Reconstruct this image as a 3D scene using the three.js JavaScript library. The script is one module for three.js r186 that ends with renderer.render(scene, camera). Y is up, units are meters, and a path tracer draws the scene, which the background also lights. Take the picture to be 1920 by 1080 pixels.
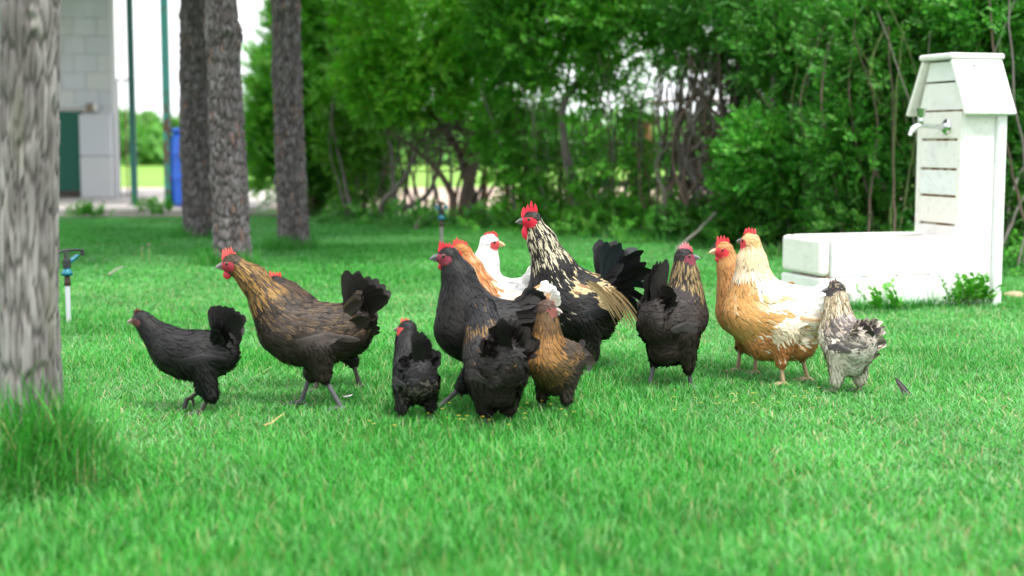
import * as THREE from 'three';
import { RoundedBoxGeometry } from 'three/addons/geometries/RoundedBoxGeometry.js';
import { mergeGeometries } from 'three/addons/utils/BufferGeometryUtils.js';

// ---------------------------------------------------------------- camera, sky, sun, exposure
const scene = new THREE.Scene();
const EYE = 0.85, PITCH = Math.atan(275 / 2700);
const camera = new THREE.PerspectiveCamera(2 * Math.atan(540 / 2700) * 180 / Math.PI, 16 / 9, 0.05, 2000);
camera.position.set(0, EYE, 0);
camera.rotation.x = -PITCH;
camera.focus = 5.1;
camera.userData.fStop = 2.0;

const skyData = new Float32Array(64 * 32 * 4);                      // an even bright overcast, a little brighter overhead
for (let r = 0; r < 32; r++) for (let c = 0; c < 64; c++) {
  const up = Math.max(0, Math.sin(((r + 0.5) / 32 - 0.5) * Math.PI)), l = 0.57 + 0.29 * up;
  skyData.set([l * 0.955, l * 0.985, l * 1.02, 1], (r * 64 + c) * 4);
}
const sky = new THREE.DataTexture(skyData, 64, 32, THREE.RGBAFormat, THREE.FloatType);
sky.mapping = THREE.EquirectangularReflectionMapping; sky.magFilter = THREE.LinearFilter; sky.needsUpdate = true;
scene.background = sky; scene.environment = sky;

const sun = new THREE.DirectionalLight(new THREE.Color(1, 0.965, 0.9), 1.5);
sun.position.set(3.5, 14, 0.5); sun.target.position.set(0, 0, -6);
sun.castShadow = true; sun.shadow.radius = 20; sun.shadow.mapSize.set(4096, 4096);
Object.assign(sun.shadow.camera, { left: -14, right: 14, top: 14, bottom: -14, near: 0.5, far: 60 });
scene.add(sun, sun.target);

const renderer = new THREE.WebGLRenderer({ antialias: true });
renderer.toneMapping = THREE.LinearToneMapping;
renderer.toneMappingExposure = 3.2;
renderer.shadowMap.enabled = true;

// ---------------------------------------------------------------- helpers
const V = (x = 0, y = 0, z = 0) => new THREE.Vector3(x, y, z);
function seeded(s) { return () => { s = (s + 0x6D2B79F5) | 0; let t = Math.imul(s ^ (s >>> 15), 1 | s); t = (t + Math.imul(t ^ (t >>> 7), 61 | t)) ^ t; return ((t ^ (t >>> 14)) >>> 0) / 4294967296; }; }
const lerp = (a, b, t) => a + (b - a) * t, clamp = (x, a = 0, b = 1) => Math.min(b, Math.max(a, x)), smooth = (a, b, x) => { const t = clamp((x - a) / (b - a)); return t * t * (3 - 2 * t); };
const mix3 = (a, b, t) => [lerp(a[0], b[0], t), lerp(a[1], b[1], t), lerp(a[2], b[2], t)];
const lin = (h) => { const c = new THREE.Color(h); return [c.r, c.g, c.b]; };
function hash3(x, y, z) { let h = Math.imul(x | 0, 374761393) ^ Math.imul(y | 0, 668265263) ^ Math.imul(z | 0, 2147483647 - 1013904223); h = Math.imul(h ^ (h >>> 13), 1274126177); h = Math.imul(h ^ (h >>> 16), 2246822519); return ((h ^ (h >>> 15)) >>> 0) / 4294967296; }
function noise3(x, y, z) {
  const i = Math.floor(x), j = Math.floor(y), k = Math.floor(z), f = (t) => t * t * (3 - 2 * t), u = f(x - i), v = f(y - j), w = f(z - k);
  const L = (dj, dk) => lerp(hash3(i, j + dj, k + dk), hash3(i + 1, j + dj, k + dk), u);
  return lerp(lerp(L(0, 0), L(1, 0), v), lerp(L(0, 1), L(1, 1), v), w);
}
const fbm = (x, y, z, n = 4) => { let s = 0, a = 0.5, t = 0; for (let i = 0; i < n; i++) { s += a * noise3(x, y, z); t += a; x *= 2.03; y *= 2.03; z *= 2.03; a *= 0.5; } return s / t; };
// photograph pixel (1920 wide) and distance in front of the lens -> a point in metres; ground() meets the lawn
const cp = Math.cos(PITCH), sp = Math.sin(PITCH);
function ray(px, py) { const x = (px - 960) / 2700, y = (540 - py) / 2700; return V(x, y * cp - sp, -y * sp - cp); }
function at(px, py, depth) { const r = ray(px, py); return r.multiplyScalar(depth / -r.z).add(V(0, EYE, 0)); }
function ground(px, py) { const r = ray(px, py); return r.multiplyScalar(EYE / -r.y).add(V(0, EYE, 0)); }

const taken = {};
function numbered(name) { const n = taken[name] = (taken[name] ?? -1) + 1; return n ? `${name}_${String(n).padStart(3, '0')}` : name; }
function tag(o, label, category, group, kind) { Object.assign(o.userData, label ? { label } : {}, category ? { category } : {}, group ? { group } : {}, kind ? { kind } : {}); return o; }
function shade(o) { o.castShadow = true; o.receiveShadow = true; return o; }
function thing(name, label, category, pos = V(), turn = 0, group) { const o = new THREE.Group(); o.name = numbered(name); o.position.copy(pos); o.rotation.y = turn; scene.add(o); return tag(o, label, category, group); }
function part(name, geometry, material, parent) { const m = shade(new THREE.Mesh(geometry, material)); m.name = parent === scene ? numbered(name) : name; parent.add(m); return m; }
function structure(name, geometry, material, label, category) { return tag(part(name, geometry, material, scene), label, category, null, 'structure'); }
const std = (color, roughness = 0.8, more = {}) => new THREE.MeshStandardMaterial({ color: new THREE.Color(...color), roughness, ...more });

class MB {                                                          // gathers vertices and triangles of one mesh
  constructor() { this.p = []; this.n = []; this.c = []; this.i = []; this.count = 0; }
  v(p, n, c) { this.p.push(p.x, p.y, p.z); this.n.push(n.x, n.y, n.z); this.c.push(c[0], c[1], c[2]); return this.count++; }
  tri(a, b, c) { this.i.push(a, b, c); }
  geometry() {
    const g = new THREE.BufferGeometry(), P = this.p, N = this.n, I = this.i;
    for (let k = 0; k < I.length; k += 3) {                         // wind every face the way its normals point
      const a = I[k] * 3, b = I[k + 1] * 3, c = I[k + 2] * 3, ux = P[b] - P[a], uy = P[b + 1] - P[a + 1], uz = P[b + 2] - P[a + 2], vx = P[c] - P[a], vy = P[c + 1] - P[a + 1], vz = P[c + 2] - P[a + 2];
      const d = (uy * vz - uz * vy) * (N[a] + N[b] + N[c]) + (uz * vx - ux * vz) * (N[a + 1] + N[b + 1] + N[c + 1]) + (ux * vy - uy * vx) * (N[a + 2] + N[b + 2] + N[c + 2]);
      if (d < 0) { const q = I[k + 1]; I[k + 1] = I[k + 2]; I[k + 2] = q; }
    }
    g.setAttribute('position', new THREE.Float32BufferAttribute(this.p, 3)); g.setAttribute('normal', new THREE.Float32BufferAttribute(this.n, 3)); g.setAttribute('color', new THREE.Float32BufferAttribute(this.c, 3));
    g.setIndex(this.i); return g;
  }
  tube(pts, radii, sides, color, caps = true) {                     // color: rgb or (t, angle) => rgb
    const rings = [], N = pts.length; let side = null;
    for (let k = 0; k < N; k++) {
      const d = pts[Math.min(N - 1, k + 1)].clone().sub(pts[Math.max(0, k - 1)]).normalize();
      side = side ? side.clone().addScaledVector(d, -side.dot(d)).normalize() : (Math.abs(d.y) < 0.9 ? V(0, 1, 0) : V(1, 0, 0)).cross(d).normalize();
      const up = d.clone().cross(side), ring = [];
      for (let s = 0; s < sides; s++) {
        const a = s / sides * 2 * Math.PI, nn = side.clone().multiplyScalar(Math.cos(a)).addScaledVector(up, Math.sin(a));
        ring.push(this.v(pts[k].clone().addScaledVector(nn, radii[k]), nn, typeof color === 'function' ? color(k / (N - 1), a) : color));
      }
      rings.push(ring);
    }
    for (let k = 0; k + 1 < N; k++) for (let s = 0; s < sides; s++) {
      const a = rings[k][s], b = rings[k][(s + 1) % sides], c = rings[k + 1][s], d = rings[k + 1][(s + 1) % sides];
      this.tri(a, b, c); this.tri(b, d, c);
    }
    if (caps) for (const [k, e] of [[0, 1], [N - 1, N - 2]]) {
      const nn = pts[k].clone().sub(pts[e]).normalize(), m = this.v(pts[k].clone().addScaledVector(nn, radii[k] * 0.4), nn, typeof color === 'function' ? color(k / (N - 1), 0) : color);
      for (let s = 0; s < sides; s++) { const a = rings[k][s], b = rings[k][(s + 1) % sides]; k ? this.tri(a, b, m) : this.tri(b, a, m); }
    }
    return this;
  }
}
function smoothPath(pts, n) { const c = new THREE.CatmullRomCurve3(pts); return c.getPoints(n); }
const coat = (roughness, more = {}) => new THREE.MeshStandardMaterial({ vertexColors: true, roughness, side: THREE.DoubleSide, ...more });
const leafy = (roughness, transmission) => new THREE.MeshPhysicalMaterial({ vertexColors: true, roughness, transmission, thickness: 0, specularIntensity: 0.5, side: THREE.DoubleSide });
function dataMap(w, h, f, srgb = true, repeat = 1) {
  const d = new Uint8Array(w * h * 4);
  for (let y = 0; y < h; y++) for (let x = 0; x < w; x++) { const c = f(x / w, y / h); d.set([c[0] * 255, c[1] * 255, c[2] * 255, 255], (y * w + x) * 4); }
  const t = new THREE.DataTexture(d, w, h); t.magFilter = THREE.LinearFilter; t.wrapS = t.wrapT = THREE.RepeatWrapping; if (srgb) t.colorSpace = THREE.SRGBColorSpace; t.repeat.set(repeat, repeat); t.needsUpdate = true; return t;
}
const wrapNoise = (u, v, s, z = 0, n = 4) => { const a = u * 2 * Math.PI, b = v * 2 * Math.PI, r = s / (2 * Math.PI); return fbm(Math.cos(a) * r + 11, Math.sin(a) * r + Math.cos(b) * r * 1.3 + 7, Math.sin(b) * r + z, n); };
const sheet = (x0, x1, z0, z1, y, repeat) => {                      // a flat sheet with uv in metres
  const g = new THREE.PlaneGeometry(x1 - x0, z1 - z0, 1, 1); g.rotateX(-Math.PI / 2); g.translate((x0 + x1) / 2, y, (z0 + z1) / 2);
  const p = g.attributes.position, uv = g.attributes.uv; for (let i = 0; i < p.count; i++) uv.setXY(i, p.getX(i) / repeat, p.getZ(i) / repeat); return g;
};
// ---------------------------------------------------------------- ground, road, lawn
const fieldMap = dataMap(256, 256, (u, v) => { const n = wrapNoise(u, v, 26), m = wrapNoise(u, v, 7, 5); const c = mix3([0.33, 0.5, 0.12], [0.47, 0.62, 0.2], n * 0.7 + m * 0.5); return c; });
structure('ground', sheet(-400, 400, -700, 40, -0.012, 6), new THREE.MeshStandardMaterial({ map: fieldMap, roughness: 0.95 }), 'green field stretching away behind the hedge', 'field');
const roadMap = dataMap(256, 256, (u, v) => { const n = wrapNoise(u, v, 40), m = wrapNoise(u, v, 8, 3); const k = 0.5 + 0.2 * n + 0.12 * m; return [k * 1.0, k * 0.87, k * 0.78]; });
structure('dirt_road', sheet(-60, 60, -27, -18.3, -0.006, 3), new THREE.MeshStandardMaterial({ map: roadMap, roughness: 0.95 }), 'pale dusty track behind the hedge', 'road');
const soilMap = dataMap(256, 256, (u, v) => { const n = wrapNoise(u, v, 50), m = wrapNoise(u, v, 9, 3); return mix3([0.18, 0.33, 0.08], [0.3, 0.46, 0.13], clamp(n * 0.8 + m * 0.5 - 0.2)); });
structure('lawn', sheet(-14, 14, -18.3, 6, 0, 2), new THREE.MeshStandardMaterial({ map: soilMap, roughness: 1 }), 'soil of the mown lawn under the grass', 'lawn');

// a patch of grass: bent tapering blades, some pale, some dry
function grassPatch(seed, n, radius, h0, h1, w, droop, dry = 0.05) {
  const R = seeded(seed), b = new MB();
  for (let k = 0; k < n; k++) {
    const a = R() * 6.283, r = Math.sqrt(R()) * radius, h = lerp(h0, h1, Math.pow(R(), 1.4)), lean = R() * 6.283, bend = droop * (0.25 + R()) * h, width = w * (0.6 + 0.8 * R());
    const tone = R(), isDry = R() < dry;
    const col = isDry ? mix3([0.42, 0.38, 0.16], [0.5, 0.48, 0.28], R()) : tone < 0.26 ? mix3([0.15, 0.44, 0.13], [0.24, 0.52, 0.21], R()) : mix3([0.03, 0.28, 0.022], [0.075, 0.44, 0.045], R());
    const base = V(Math.cos(a) * r, -0.004, Math.sin(a) * r), dir = V(Math.cos(lean), 0, Math.sin(lean)), turn = lean + 1.2 + R() * 0.8, s = V(Math.cos(turn), 0, Math.sin(turn)), rows = 3; let prev = null;
    for (let t = 0; t <= rows; t++) {
      const f = t / rows, c = base.clone().addScaledVector(dir, bend * f * f).add(V(0, h * f * (1 - 0.28 * droop * f * f), 0)), ww = width * (1 - f * f * 0.92) * 0.5;
      const tan = V(dir.x * bend * 2 * f, h * (1 - 0.84 * droop * f * f), dir.z * bend * 2 * f).normalize(), nn = s.clone().cross(tan).normalize(); if (nn.y < 0) nn.negate();
      const l = b.v(c.clone().addScaledVector(s, ww), nn, col);
      if (t === rows) { b.tri(prev[0], prev[1], l); break; }
      const q = b.v(c.clone().addScaledVector(s, -ww), nn, col);
      if (prev) { b.tri(prev[0], prev[1], l); b.tri(prev[1], q, l); }
      prev = [l, q];
    }
  }
  return b.geometry();
}
const grassMat = leafy(0.72, 0.45);
function scatter(name, geometries, material, places, parent) {       // places: [x, y, z, turn, scale, height, tint rgb]
  geometries.forEach((g, k) => {
    const mine = places.filter((_, i) => i % geometries.length === k), im = new THREE.InstancedMesh(g, material, mine.length), m = new THREE.Matrix4(), q = new THREE.Quaternion(), e = new THREE.Euler(), c = new THREE.Color();
    mine.forEach((p, i) => { if (p.q) q.copy(p.q); else q.setFromEuler(e.set(0, p[3], 0)); m.compose(V(p[0], p[1], p[2]), q, V(p[4], p[5] ?? p[4], p[4])); im.setMatrixAt(i, m); if (p[6]) im.setColorAt(i, c.setRGB(...p[6])); });
    im.name = name; shade(im); parent.add(im);
  });
}
const fenceLine = (px) => lerp(16.4, 9.4, clamp((px - 450) / 1450));   // how far the hedge stands, along the picture
const hedgeZ = (x) => { let lo = 450, hi = 1950; for (let k = 0; k < 18; k++) { const m = (lo + hi) / 2; ((m - 960) / 2700 * fenceLine(m) < x) ? lo = m : hi = m; } return -fenceLine(lo); };
const lawnGrass = new THREE.Group(); lawnGrass.name = 'lawn_grass'; scene.add(lawnGrass);
tag(lawnGrass, 'short bright green grass covering the whole lawn', 'grass', null, 'stuff');
const clear = [];                                                    // [x, z, radius]: no grass grows inside these
{
  const R = seeded(11), near = [], far = [];
  const step = 0.116;
  for (let z = -16.2; z < -2.1; z += step) for (let x = -7.2; x < 6.2; x += step) {
    const half = 0.42 * -z + 0.9; if (Math.abs(x) > half) continue;
    const X = x + (R() - 0.5) * step * 1.15, Z = z + (R() - 0.5) * step * 1.15;
    if (X < -2.2 && Z < -16.0) continue;
    if (clear.some(([cx, cz, r]) => Math.hypot(X - cx, Z - cz) < r)) continue;
    const n = fbm(X * 0.9 + 40, 0, Z * 0.9, 3), m = fbm(X * 3.1, 5, Z * 3.1, 2), rich = clamp((n - 0.38) * 3.4);
    const k = 0.8 + 0.45 * m, tint = mix3([1.2 * k, 1.05 * k, 1.25 * k], [0.7 * k, 0.9 * k, 0.66 * k], rich);
    (Z > -8.4 ? near : far).push([X, 0, Z, R() * 6.28, 0.9 + 0.3 * R(), (0.72 + 0.7 * rich + 0.25 * R()), tint]);
  }
  scatter('grass_tufts', [1, 2, 3, 4, 5, 6].map((s) => grassPatch(s * 17, 290, 0.115, 0.015, 0.05, 0.003, 0.85, 0.06)), grassMat, near, lawnGrass);
  scatter('grass_tufts', [1, 2, 3, 4].map((s) => grassPatch(s * 31, 170, 0.115, 0.016, 0.045, 0.005, 0.8, 0.02)), grassMat, far, lawnGrass);
}
// ---------------------------------------------------------------- leaves
// a leafy shoot: a thin twig with folded pointed-oval leaves on both sides
function sprig(seed, n, len, leafL, leafW, cols, twig = [0.11, 0.1, 0.05]) {
  const R = seeded(seed), b = new MB(), bend = (R() - 0.3) * 0.04, P = (t) => V(len * t, bend * t * t - 0.012 * t, 0.02 * Math.sin(t * 3 + seed));
  b.tube([P(0), P(0.5), P(1)], [0.0022, 0.0016, 0.0008], 3, twig, false);
  for (let k = 0; k < n; k++) {
    const t = 0.08 + 0.92 * (k + R() * 0.6) / n, o = P(t), side = k % 2 ? 1 : -1, d = V(0.45 + 0.5 * R(), (R() - 0.35) * 0.9, side * (0.6 + 0.6 * R())).normalize(), l = leafL * (0.65 + 0.6 * R()), w = leafW * (0.7 + 0.5 * R());
    const up = V((R() - 0.5) * 0.9, 1, (R() - 0.5) * 0.9), s = d.clone().cross(up).normalize(), n0 = s.clone().cross(d).normalize(), c = mix3(cols[0], cols[1], R()).map((x) => x * (0.85 + 0.3 * R()));
    const base = b.v(o, n0, c), tip = b.v(o.clone().addScaledVector(d, l).addScaledVector(n0, -0.12 * l), n0, c), mid = b.v(o.clone().addScaledVector(d, l * 0.5).addScaledVector(n0, -0.05 * l), n0, c);
    for (const q of [1, -1]) { const e = b.v(o.clone().addScaledVector(d, l * 0.5).addScaledVector(s, q * w * 0.5).addScaledVector(n0, w * 0.16), n0.clone().addScaledVector(s, q * -0.35).normalize(), c), e2 = b.v(o.clone().addScaledVector(d, l * 0.8).addScaledVector(s, q * w * 0.36).addScaledVector(n0, w * 0.08), n0.clone().addScaledVector(s, q * -0.3).normalize(), c); b.tri(base, mid, e); b.tri(mid, e2, e); b.tri(mid, tip, e2); }
  }
  return b.geometry();
}
const leafMat = leafy(0.55, 0.48);
const sprigs = [21, 22, 23, 24].map((s) => sprig(s, 14, 0.17, 0.042, 0.022, [[0.055, 0.3, 0.018], [0.14, 0.48, 0.03]]));            // fresh soft green
const darkSprigs = [31, 32, 33, 34].map((s) => sprig(s, 14, 0.16, 0.038, 0.021, [[0.045, 0.24, 0.025], [0.12, 0.44, 0.045]]));      // deeper bluish green
const brightSprigs = [51, 52, 53, 54].map((s) => sprig(s, 14, 0.17, 0.044, 0.022, [[0.08, 0.34, 0.018], [0.19, 0.52, 0.035]]));   // young yellow green
const featherSprigs = [41, 42, 43].map((s) => sprig(s, 22, 0.22, 0.046, 0.014, [[0.07, 0.32, 0.02], [0.15, 0.49, 0.035]]));
// ---------------------------------------------------------------- trees with bark
function worley(x, y, seed) {                                       // distance to the border between the two nearest cells, and the cell's own number
  const i = Math.floor(x), j = Math.floor(y); let d1 = 9, d2 = 9, id = 0;
  for (let a = -1; a < 2; a++) for (let b = -1; b < 2; b++) {
    const cx = i + a + 0.15 + 0.7 * hash3(i + a, j + b, seed), cy = j + b + 0.15 + 0.7 * hash3(i + a, j + b, seed + 9), d = Math.hypot(x - cx, y - cy);
    if (d < d1) { d2 = d1; d1 = d; id = hash3(i + a, j + b, seed + 4); } else if (d < d2) d2 = d;
  }
  return [d2 - d1, id];
}
function trunkGeometry({ height, radius, flare = 0.35, lean = [0, 0], seed, plate, deep, palette, around = 110, step = 0.011, knots = [], rings = [], fine = 2.4 }) {
  const b = new MB(), rows = [], ys = []; for (let y = -0.06; y < height; y += y < 2.6 ? step : 0.12) ys.push(y);
  const centre = (y) => V(lean[0] * y + 0.02 * Math.sin(y * 1.7 + seed), y, lean[1] * y + 0.02 * Math.cos(y * 1.3 + seed));
  for (const y of ys) {
    const ring = [], C = centre(y);
    for (let s = 0; s <= around; s++) {
      const a = s / around * 2 * Math.PI, ca = Math.cos(a), sa = Math.sin(a); let r = radius(y) * (1 + flare * Math.exp(-Math.max(y, 0) / 0.16) * (0.7 + 0.5 * Math.sin(a * 3 + seed)));
      r *= 1 + 0.09 * (fbm(ca * 1.6 + seed, y * 1.1, sa * 1.6, 2) - 0.5) * 2;
      let swell = 0; for (const q of rings) { const d = (y - q + 0.02 * Math.sin(a * 2 + seed)) / 0.055; swell += 0.011 * Math.exp(-d * d) * (0.6 + 0.6 * Math.sin(a * 5 + q * 9)); } for (const [ky, ka, kr, kh] of knots) { const da = Math.atan2(Math.sin(a - ka), Math.cos(a - ka)) * r, d = Math.hypot(da, y - ky) / kr; swell += kh * Math.exp(-d * d) - kh * 1.1 * Math.exp(-d * d * 12); }
      const wx = fbm(ca * 2.5, y * 6, sa * 2.5 + seed, 3) * 1.6, u = a * 0.14 / plate[0] + wx, w = y / plate[1] + fbm(ca * 3 + 5, y * 4, sa * 3, 2) * 1.4;
      const per = Math.round(2 * Math.PI * 0.14 / plate[0]), uw = (((u % per) + per) % per);
      const [edge, id] = worley(uw, w, seed), crack = 1 - smooth(0, 0.34, edge), grain = fbm(ca * 11, y * 60 / fine, sa * 11 + seed, 3);
      r += deep * (0.5 * (id - 0.5) - crack * 0.9 + 0.5 * (grain - 0.5)) + swell;
      let col = mix3(palette[0], palette[1], clamp(id * 0.55 + 0.15 + (grain - 0.5) * (palette[4] ? 1.0 : 2.2) + (palette[4] ? (fbm(ca * 2.2 + 8, y * 7, sa * 2.2, 3) - 0.5) * 2.4 : 0)));
      if (hash3(Math.floor(uw), Math.floor(w), seed + 77) < 0.06) col = mix3(col, palette[2], 0.55 * (1 - crack));
      col = mix3(col, palette[3], crack * (palette[4] ? 0.72 : 0.5));
      const moss = palette[4] ? smooth(0.56, 0.72, fbm(ca * 2 + 3, y * 2.2, sa * 2 + seed * 2, 3)) * 0.5 : 0; if (moss) col = mix3(col, palette[4], moss);
      ring.push(b.v(V(C.x + ca * r, y, C.z + sa * r), V(ca, 0, sa), col));
    }
    rows.push(ring);
  }
  for (let k = 0; k + 1 < rows.length; k++) for (let s = 0; s < around; s++) { const p = rows[k], q = rows[k + 1]; b.tri(p[s], q[s], p[s + 1]); b.tri(p[s + 1], q[s], q[s + 1]); }
  const g = b.geometry(); g.computeVertexNormals(); return { g, centre };
}
const barkMat = coat(0.92);
const pinePalette = [[0.065, 0.053, 0.053], [0.185, 0.168, 0.176], [0.2, 0.1, 0.065], [0.022, 0.018, 0.018]];
// a sprig of pine: a short shoot bristling with needles
function pineSprig(seed) {
  const R = seeded(seed), b = new MB();
  b.tube([V(), V(0.2, 0.04, 0), V(0.42, 0.1, 0)], [0.007, 0.005, 0.003], 4, [0.12, 0.08, 0.05]);
  for (let k = 0; k < 54; k++) {
    const t = 0.1 + 0.9 * R(), o = V(0.42 * t, 0.1 * t * t, 0), a = R() * 6.28, d = V(0.5 + 0.5 * R(), Math.cos(a), Math.sin(a)).normalize(), s = V(R() - 0.5, R() - 0.5, R() - 0.5).cross(d).normalize().multiplyScalar(0.0035), n = V(0, 1, 0), c = mix3([0.02, 0.06, 0.02], [0.045, 0.1, 0.03], R());
    const e = o.clone().addScaledVector(d, 0.1 + 0.05 * R());
    b.tri(b.v(o.clone().add(s), n, c), b.v(o.clone().sub(s), n, c), b.v(e, n, c));
  }
  return b.geometry();
}
const pineSprigs = [pineSprig(5), pineSprig(6), pineSprig(7)], needleMat = coat(0.75);
function pine(label, base, radius, lean, seed, knots, rings) {
  const t = thing('pine_tree', label, 'pine tree', base, 0, 'pine trees on the lawn'), R = seeded(seed + 3);
  const { g, centre } = trunkGeometry({ height: 6.2, radius: (y) => radius * (1.03 - 0.09 * y), flare: 0.18, lean, seed, plate: [0.026, 0.085], deep: 0.019, rings, palette: pinePalette, knots });
  part('trunk', g, barkMat, t);
  const places = [], limbs = new MB();
  for (let k = 0; k < 34; k++) {
    const y = 2.5 + 3.5 * k / 34, a = k * 2.4 + R(), len = (2.2 - 0.4 * (y - 2.5)) * (0.75 + 0.4 * R()), o = centre(y), d = V(Math.cos(a), 0.12 + 0.2 * R(), Math.sin(a));
    const e = o.clone().addScaledVector(d, len); limbs.tube([o, o.clone().lerp(e, 0.5).add(V(0, 0.05, 0)), e], [0.032, 0.02, 0.008], 5, [0.11, 0.085, 0.075]);
    for (let j = 0; j < 95; j++) {
      const f = 0.25 + 0.75 * Math.sqrt(R()), p = o.clone().lerp(e, f).add(V((R() - 0.5) * 0.3, (R() - 0.3) * 0.25, (R() - 0.5) * 0.3)), yaw = -a + (R() - 0.5) * 2.2;
      const pl = [p.x, p.y, p.z, 0, 1.1 + 0.6 * R()]; pl.q = new THREE.Quaternion().setFromEuler(new THREE.Euler(0, yaw, 0.2 + 0.7 * R(), 'YZX')); places.push(pl);
    }
  }
  const crown = new THREE.Group(); crown.name = 'crown'; t.add(crown); part('limbs', limbs.geometry(), barkMat, crown);
  scatter('needles', pineSprigs, needleMat, places, crown); crown.children.forEach((c) => { if (c.isInstancedMesh) c.userData.kind = 'stuff'; });
  return t;
}
const pine1 = ground(375, 447), pine2 = ground(430, 499), pine3 = ground(545, 472);
pine('grey barked pine trunk partly hidden behind the thicker pine beside it', pine1, 0.144, [-0.002, 0.0], 3, [[1.35, 1.9, 0.07, 0.02]], [0.75, 1.42, 1.95]);
pine('thick rough barked pine trunk nearest the gold necked hen', pine2, 0.122, [-0.004, 0], 14, [[1.62, 1.0, 0.07, 0.03], [1.55, 0.25, 0.09, 0.03]], [0.62, 1.6]);
pine('slim pine trunk standing by itself in front of the bright bushes', pine3, 0.12, [0.006, 0], 27, [[1.38, 1.5, 0.1, 0.022], [1.9, 1.8, 0.08, 0.02]], [0.55, 1.38, 1.93]);

// the tree close to the lens
{
  const foot0 = at(56, 850, 3.55), base = V(foot0.x, 0, foot0.z), leanX = (at(75, 120, 3.55).x - foot0.x) / 1.2;
  const t = thing('broadleaf_tree', 'smooth grey barked tree trunk with long grass at its foot', 'tree', base), R = seeded(9);
  const { g, centre } = trunkGeometry({ height: 5, radius: (y) => 0.0715 - 0.002 * y, flare: 0.42, lean: [leanX, 0], seed: 41, plate: [0.034, 0.13], deep: 0.009, step: 0.008, fine: 5,
    palette: [[0.11, 0.1, 0.096], [0.25, 0.235, 0.225], [0.34, 0.32, 0.3], [0.055, 0.048, 0.046], [0.11, 0.115, 0.075]], knots: [[1.14, 1.2, 0.05, 0.012]] });
  part('trunk', g, barkMat, t);
  const crown = new THREE.Group(); crown.name = 'crown'; t.add(crown); const limbs = new MB(), places = [];
  for (let k = 0; k < 12; k++) {
    const y = 2.9 + 0.18 * k, a = Math.PI + (k % 2 ? 1 : -1) * (0.2 + 1.0 * R()), len = 0.8 + 0.7 * R(), o = centre(y), e = o.clone().add(V(Math.cos(a) * len, 0.7 * len, Math.sin(a) * len));
    limbs.tube([o, o.clone().lerp(e, 0.5).add(V(0, -0.05, 0)), e], [0.03, 0.02, 0.008], 6, [0.2, 0.18, 0.16]);
    for (let j = 0; j < 22; j++) { const p = o.clone().lerp(e, 0.35 + 0.7 * R()).add(V((R() - 0.5) * 0.5, (R() - 0.4) * 0.4, (R() - 0.5) * 0.5)), pl = [p.x, p.y, p.z, 0, 1.6 + R()]; pl.q = new THREE.Quaternion().setFromEuler(new THREE.Euler(R() * 6, R() * 6, R() * 6)); places.push(pl); }
  }
  part('limbs', limbs.geometry(), barkMat, crown);
  scatter('leaves', sprigs, leafMat, places, crown); crown.children.forEach((c) => { if (c.isInstancedMesh) c.userData.kind = 'stuff'; });
  const tufts = thing('long_grass', 'tall unmown grass growing round the foot of the near tree', 'grass', V()); tufts.userData.kind = 'stuff';
  const pl = [], R2 = seeded(71);
  for (let k = 0; k < 300; k++) { const a = R2() * 6.283, d = 0.05 + 0.22 * Math.pow(R2(), 0.9), x = base.x + Math.cos(a) * d * 1.05, z = base.z + Math.sin(a) * d * 0.95 + 0.05; const hh = lerp(1.15, 0.22, clamp((d - 0.08) / 0.17)) * (0.5 + 0.7 * R2()); pl.push([x, 0, z, R2() * 6.28, clamp(0.25 + 0.75 * hh, 0.3, 1.1), hh, [0.75 + 0.3 * R2(), 0.92, 0.8]]); }
  scatter('tall_blades', [101, 102, 103].map((s) => grassPatch(s, 46, 0.07, 0.08, 0.33, 0.0055, 0.6, 0.06)), grassMat, pl, tufts);
  for (const [p, r, n] of [[pine1, 0.15, 34], [pine2, 0.16, 30], [pine3, 0.15, 46]]) for (let k = 0; k < n; k++) { const a = R2() * 6.283, d = r * (0.85 + 0.5 * R2()); pl.push([p.x + Math.cos(a) * d, 0, p.z + Math.sin(a) * d, R2() * 6.28, 1, 0.5 + 0.5 * R2(), [0.8, 0.9, 0.7]]); }
  for (let k = 0; k < 110; k++) { const f = R2(), p = ground(lerp(1560, 1868, f), lerp(588, 570, f)); pl.push([p.x, 0, p.z + 0.05 * R2() - 0.02, R2() * 6.28, 1, 0.3 + 0.5 * R2() * R2(), [0.75, 0.9, 0.75]]); }
  const ring = thing('foot_grass', 'uncut grass in rings round the pine trunks and along the fountain', 'grass', V()); ring.userData.kind = 'stuff';
  scatter('tall_blades', [111, 112].map((s) => grassPatch(s, 40, 0.07, 0.08, 0.22, 0.005, 0.4, 0.03)), grassMat, pl.slice(300), ring);
}
// ---------------------------------------------------------------- yard behind the lawn: platform, building, posts, barrel
const concreteMap = dataMap(256, 256, (u, v) => { const n = wrapNoise(u, v, 44), m = wrapNoise(u, v, 6, 8), k = 0.5 + 0.18 * n + 0.14 * m; return [k * 1.0, k * 0.96, k * 0.93]; });
const concrete = new THREE.MeshStandardMaterial({ map: concreteMap, roughness: 0.92 });
function box(w, h, d, x, y, z, r = 0.004) { const g = new RoundedBoxGeometry(w, h, d, 1, Math.min(r, w / 3, h / 3, d / 3)); g.translate(x, y, z); return g; }
{
  const z = -16.3, right = at(452, 398, 16.3).x, left = -14, t = thing('concrete_platform', 'low grey concrete platform edge beyond the pine trees', 'platform');
  const n = 7; for (let k = 0; k < n; k++) { const x0 = lerp(left, right, k / n), x1 = lerp(left, right, (k + 1) / n); part('slab', box(x1 - x0 - 0.008, 0.085, 7.4, (x0 + x1) / 2, 0.0345, z - 3.7, 0.01), concrete, t); }
}
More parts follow.
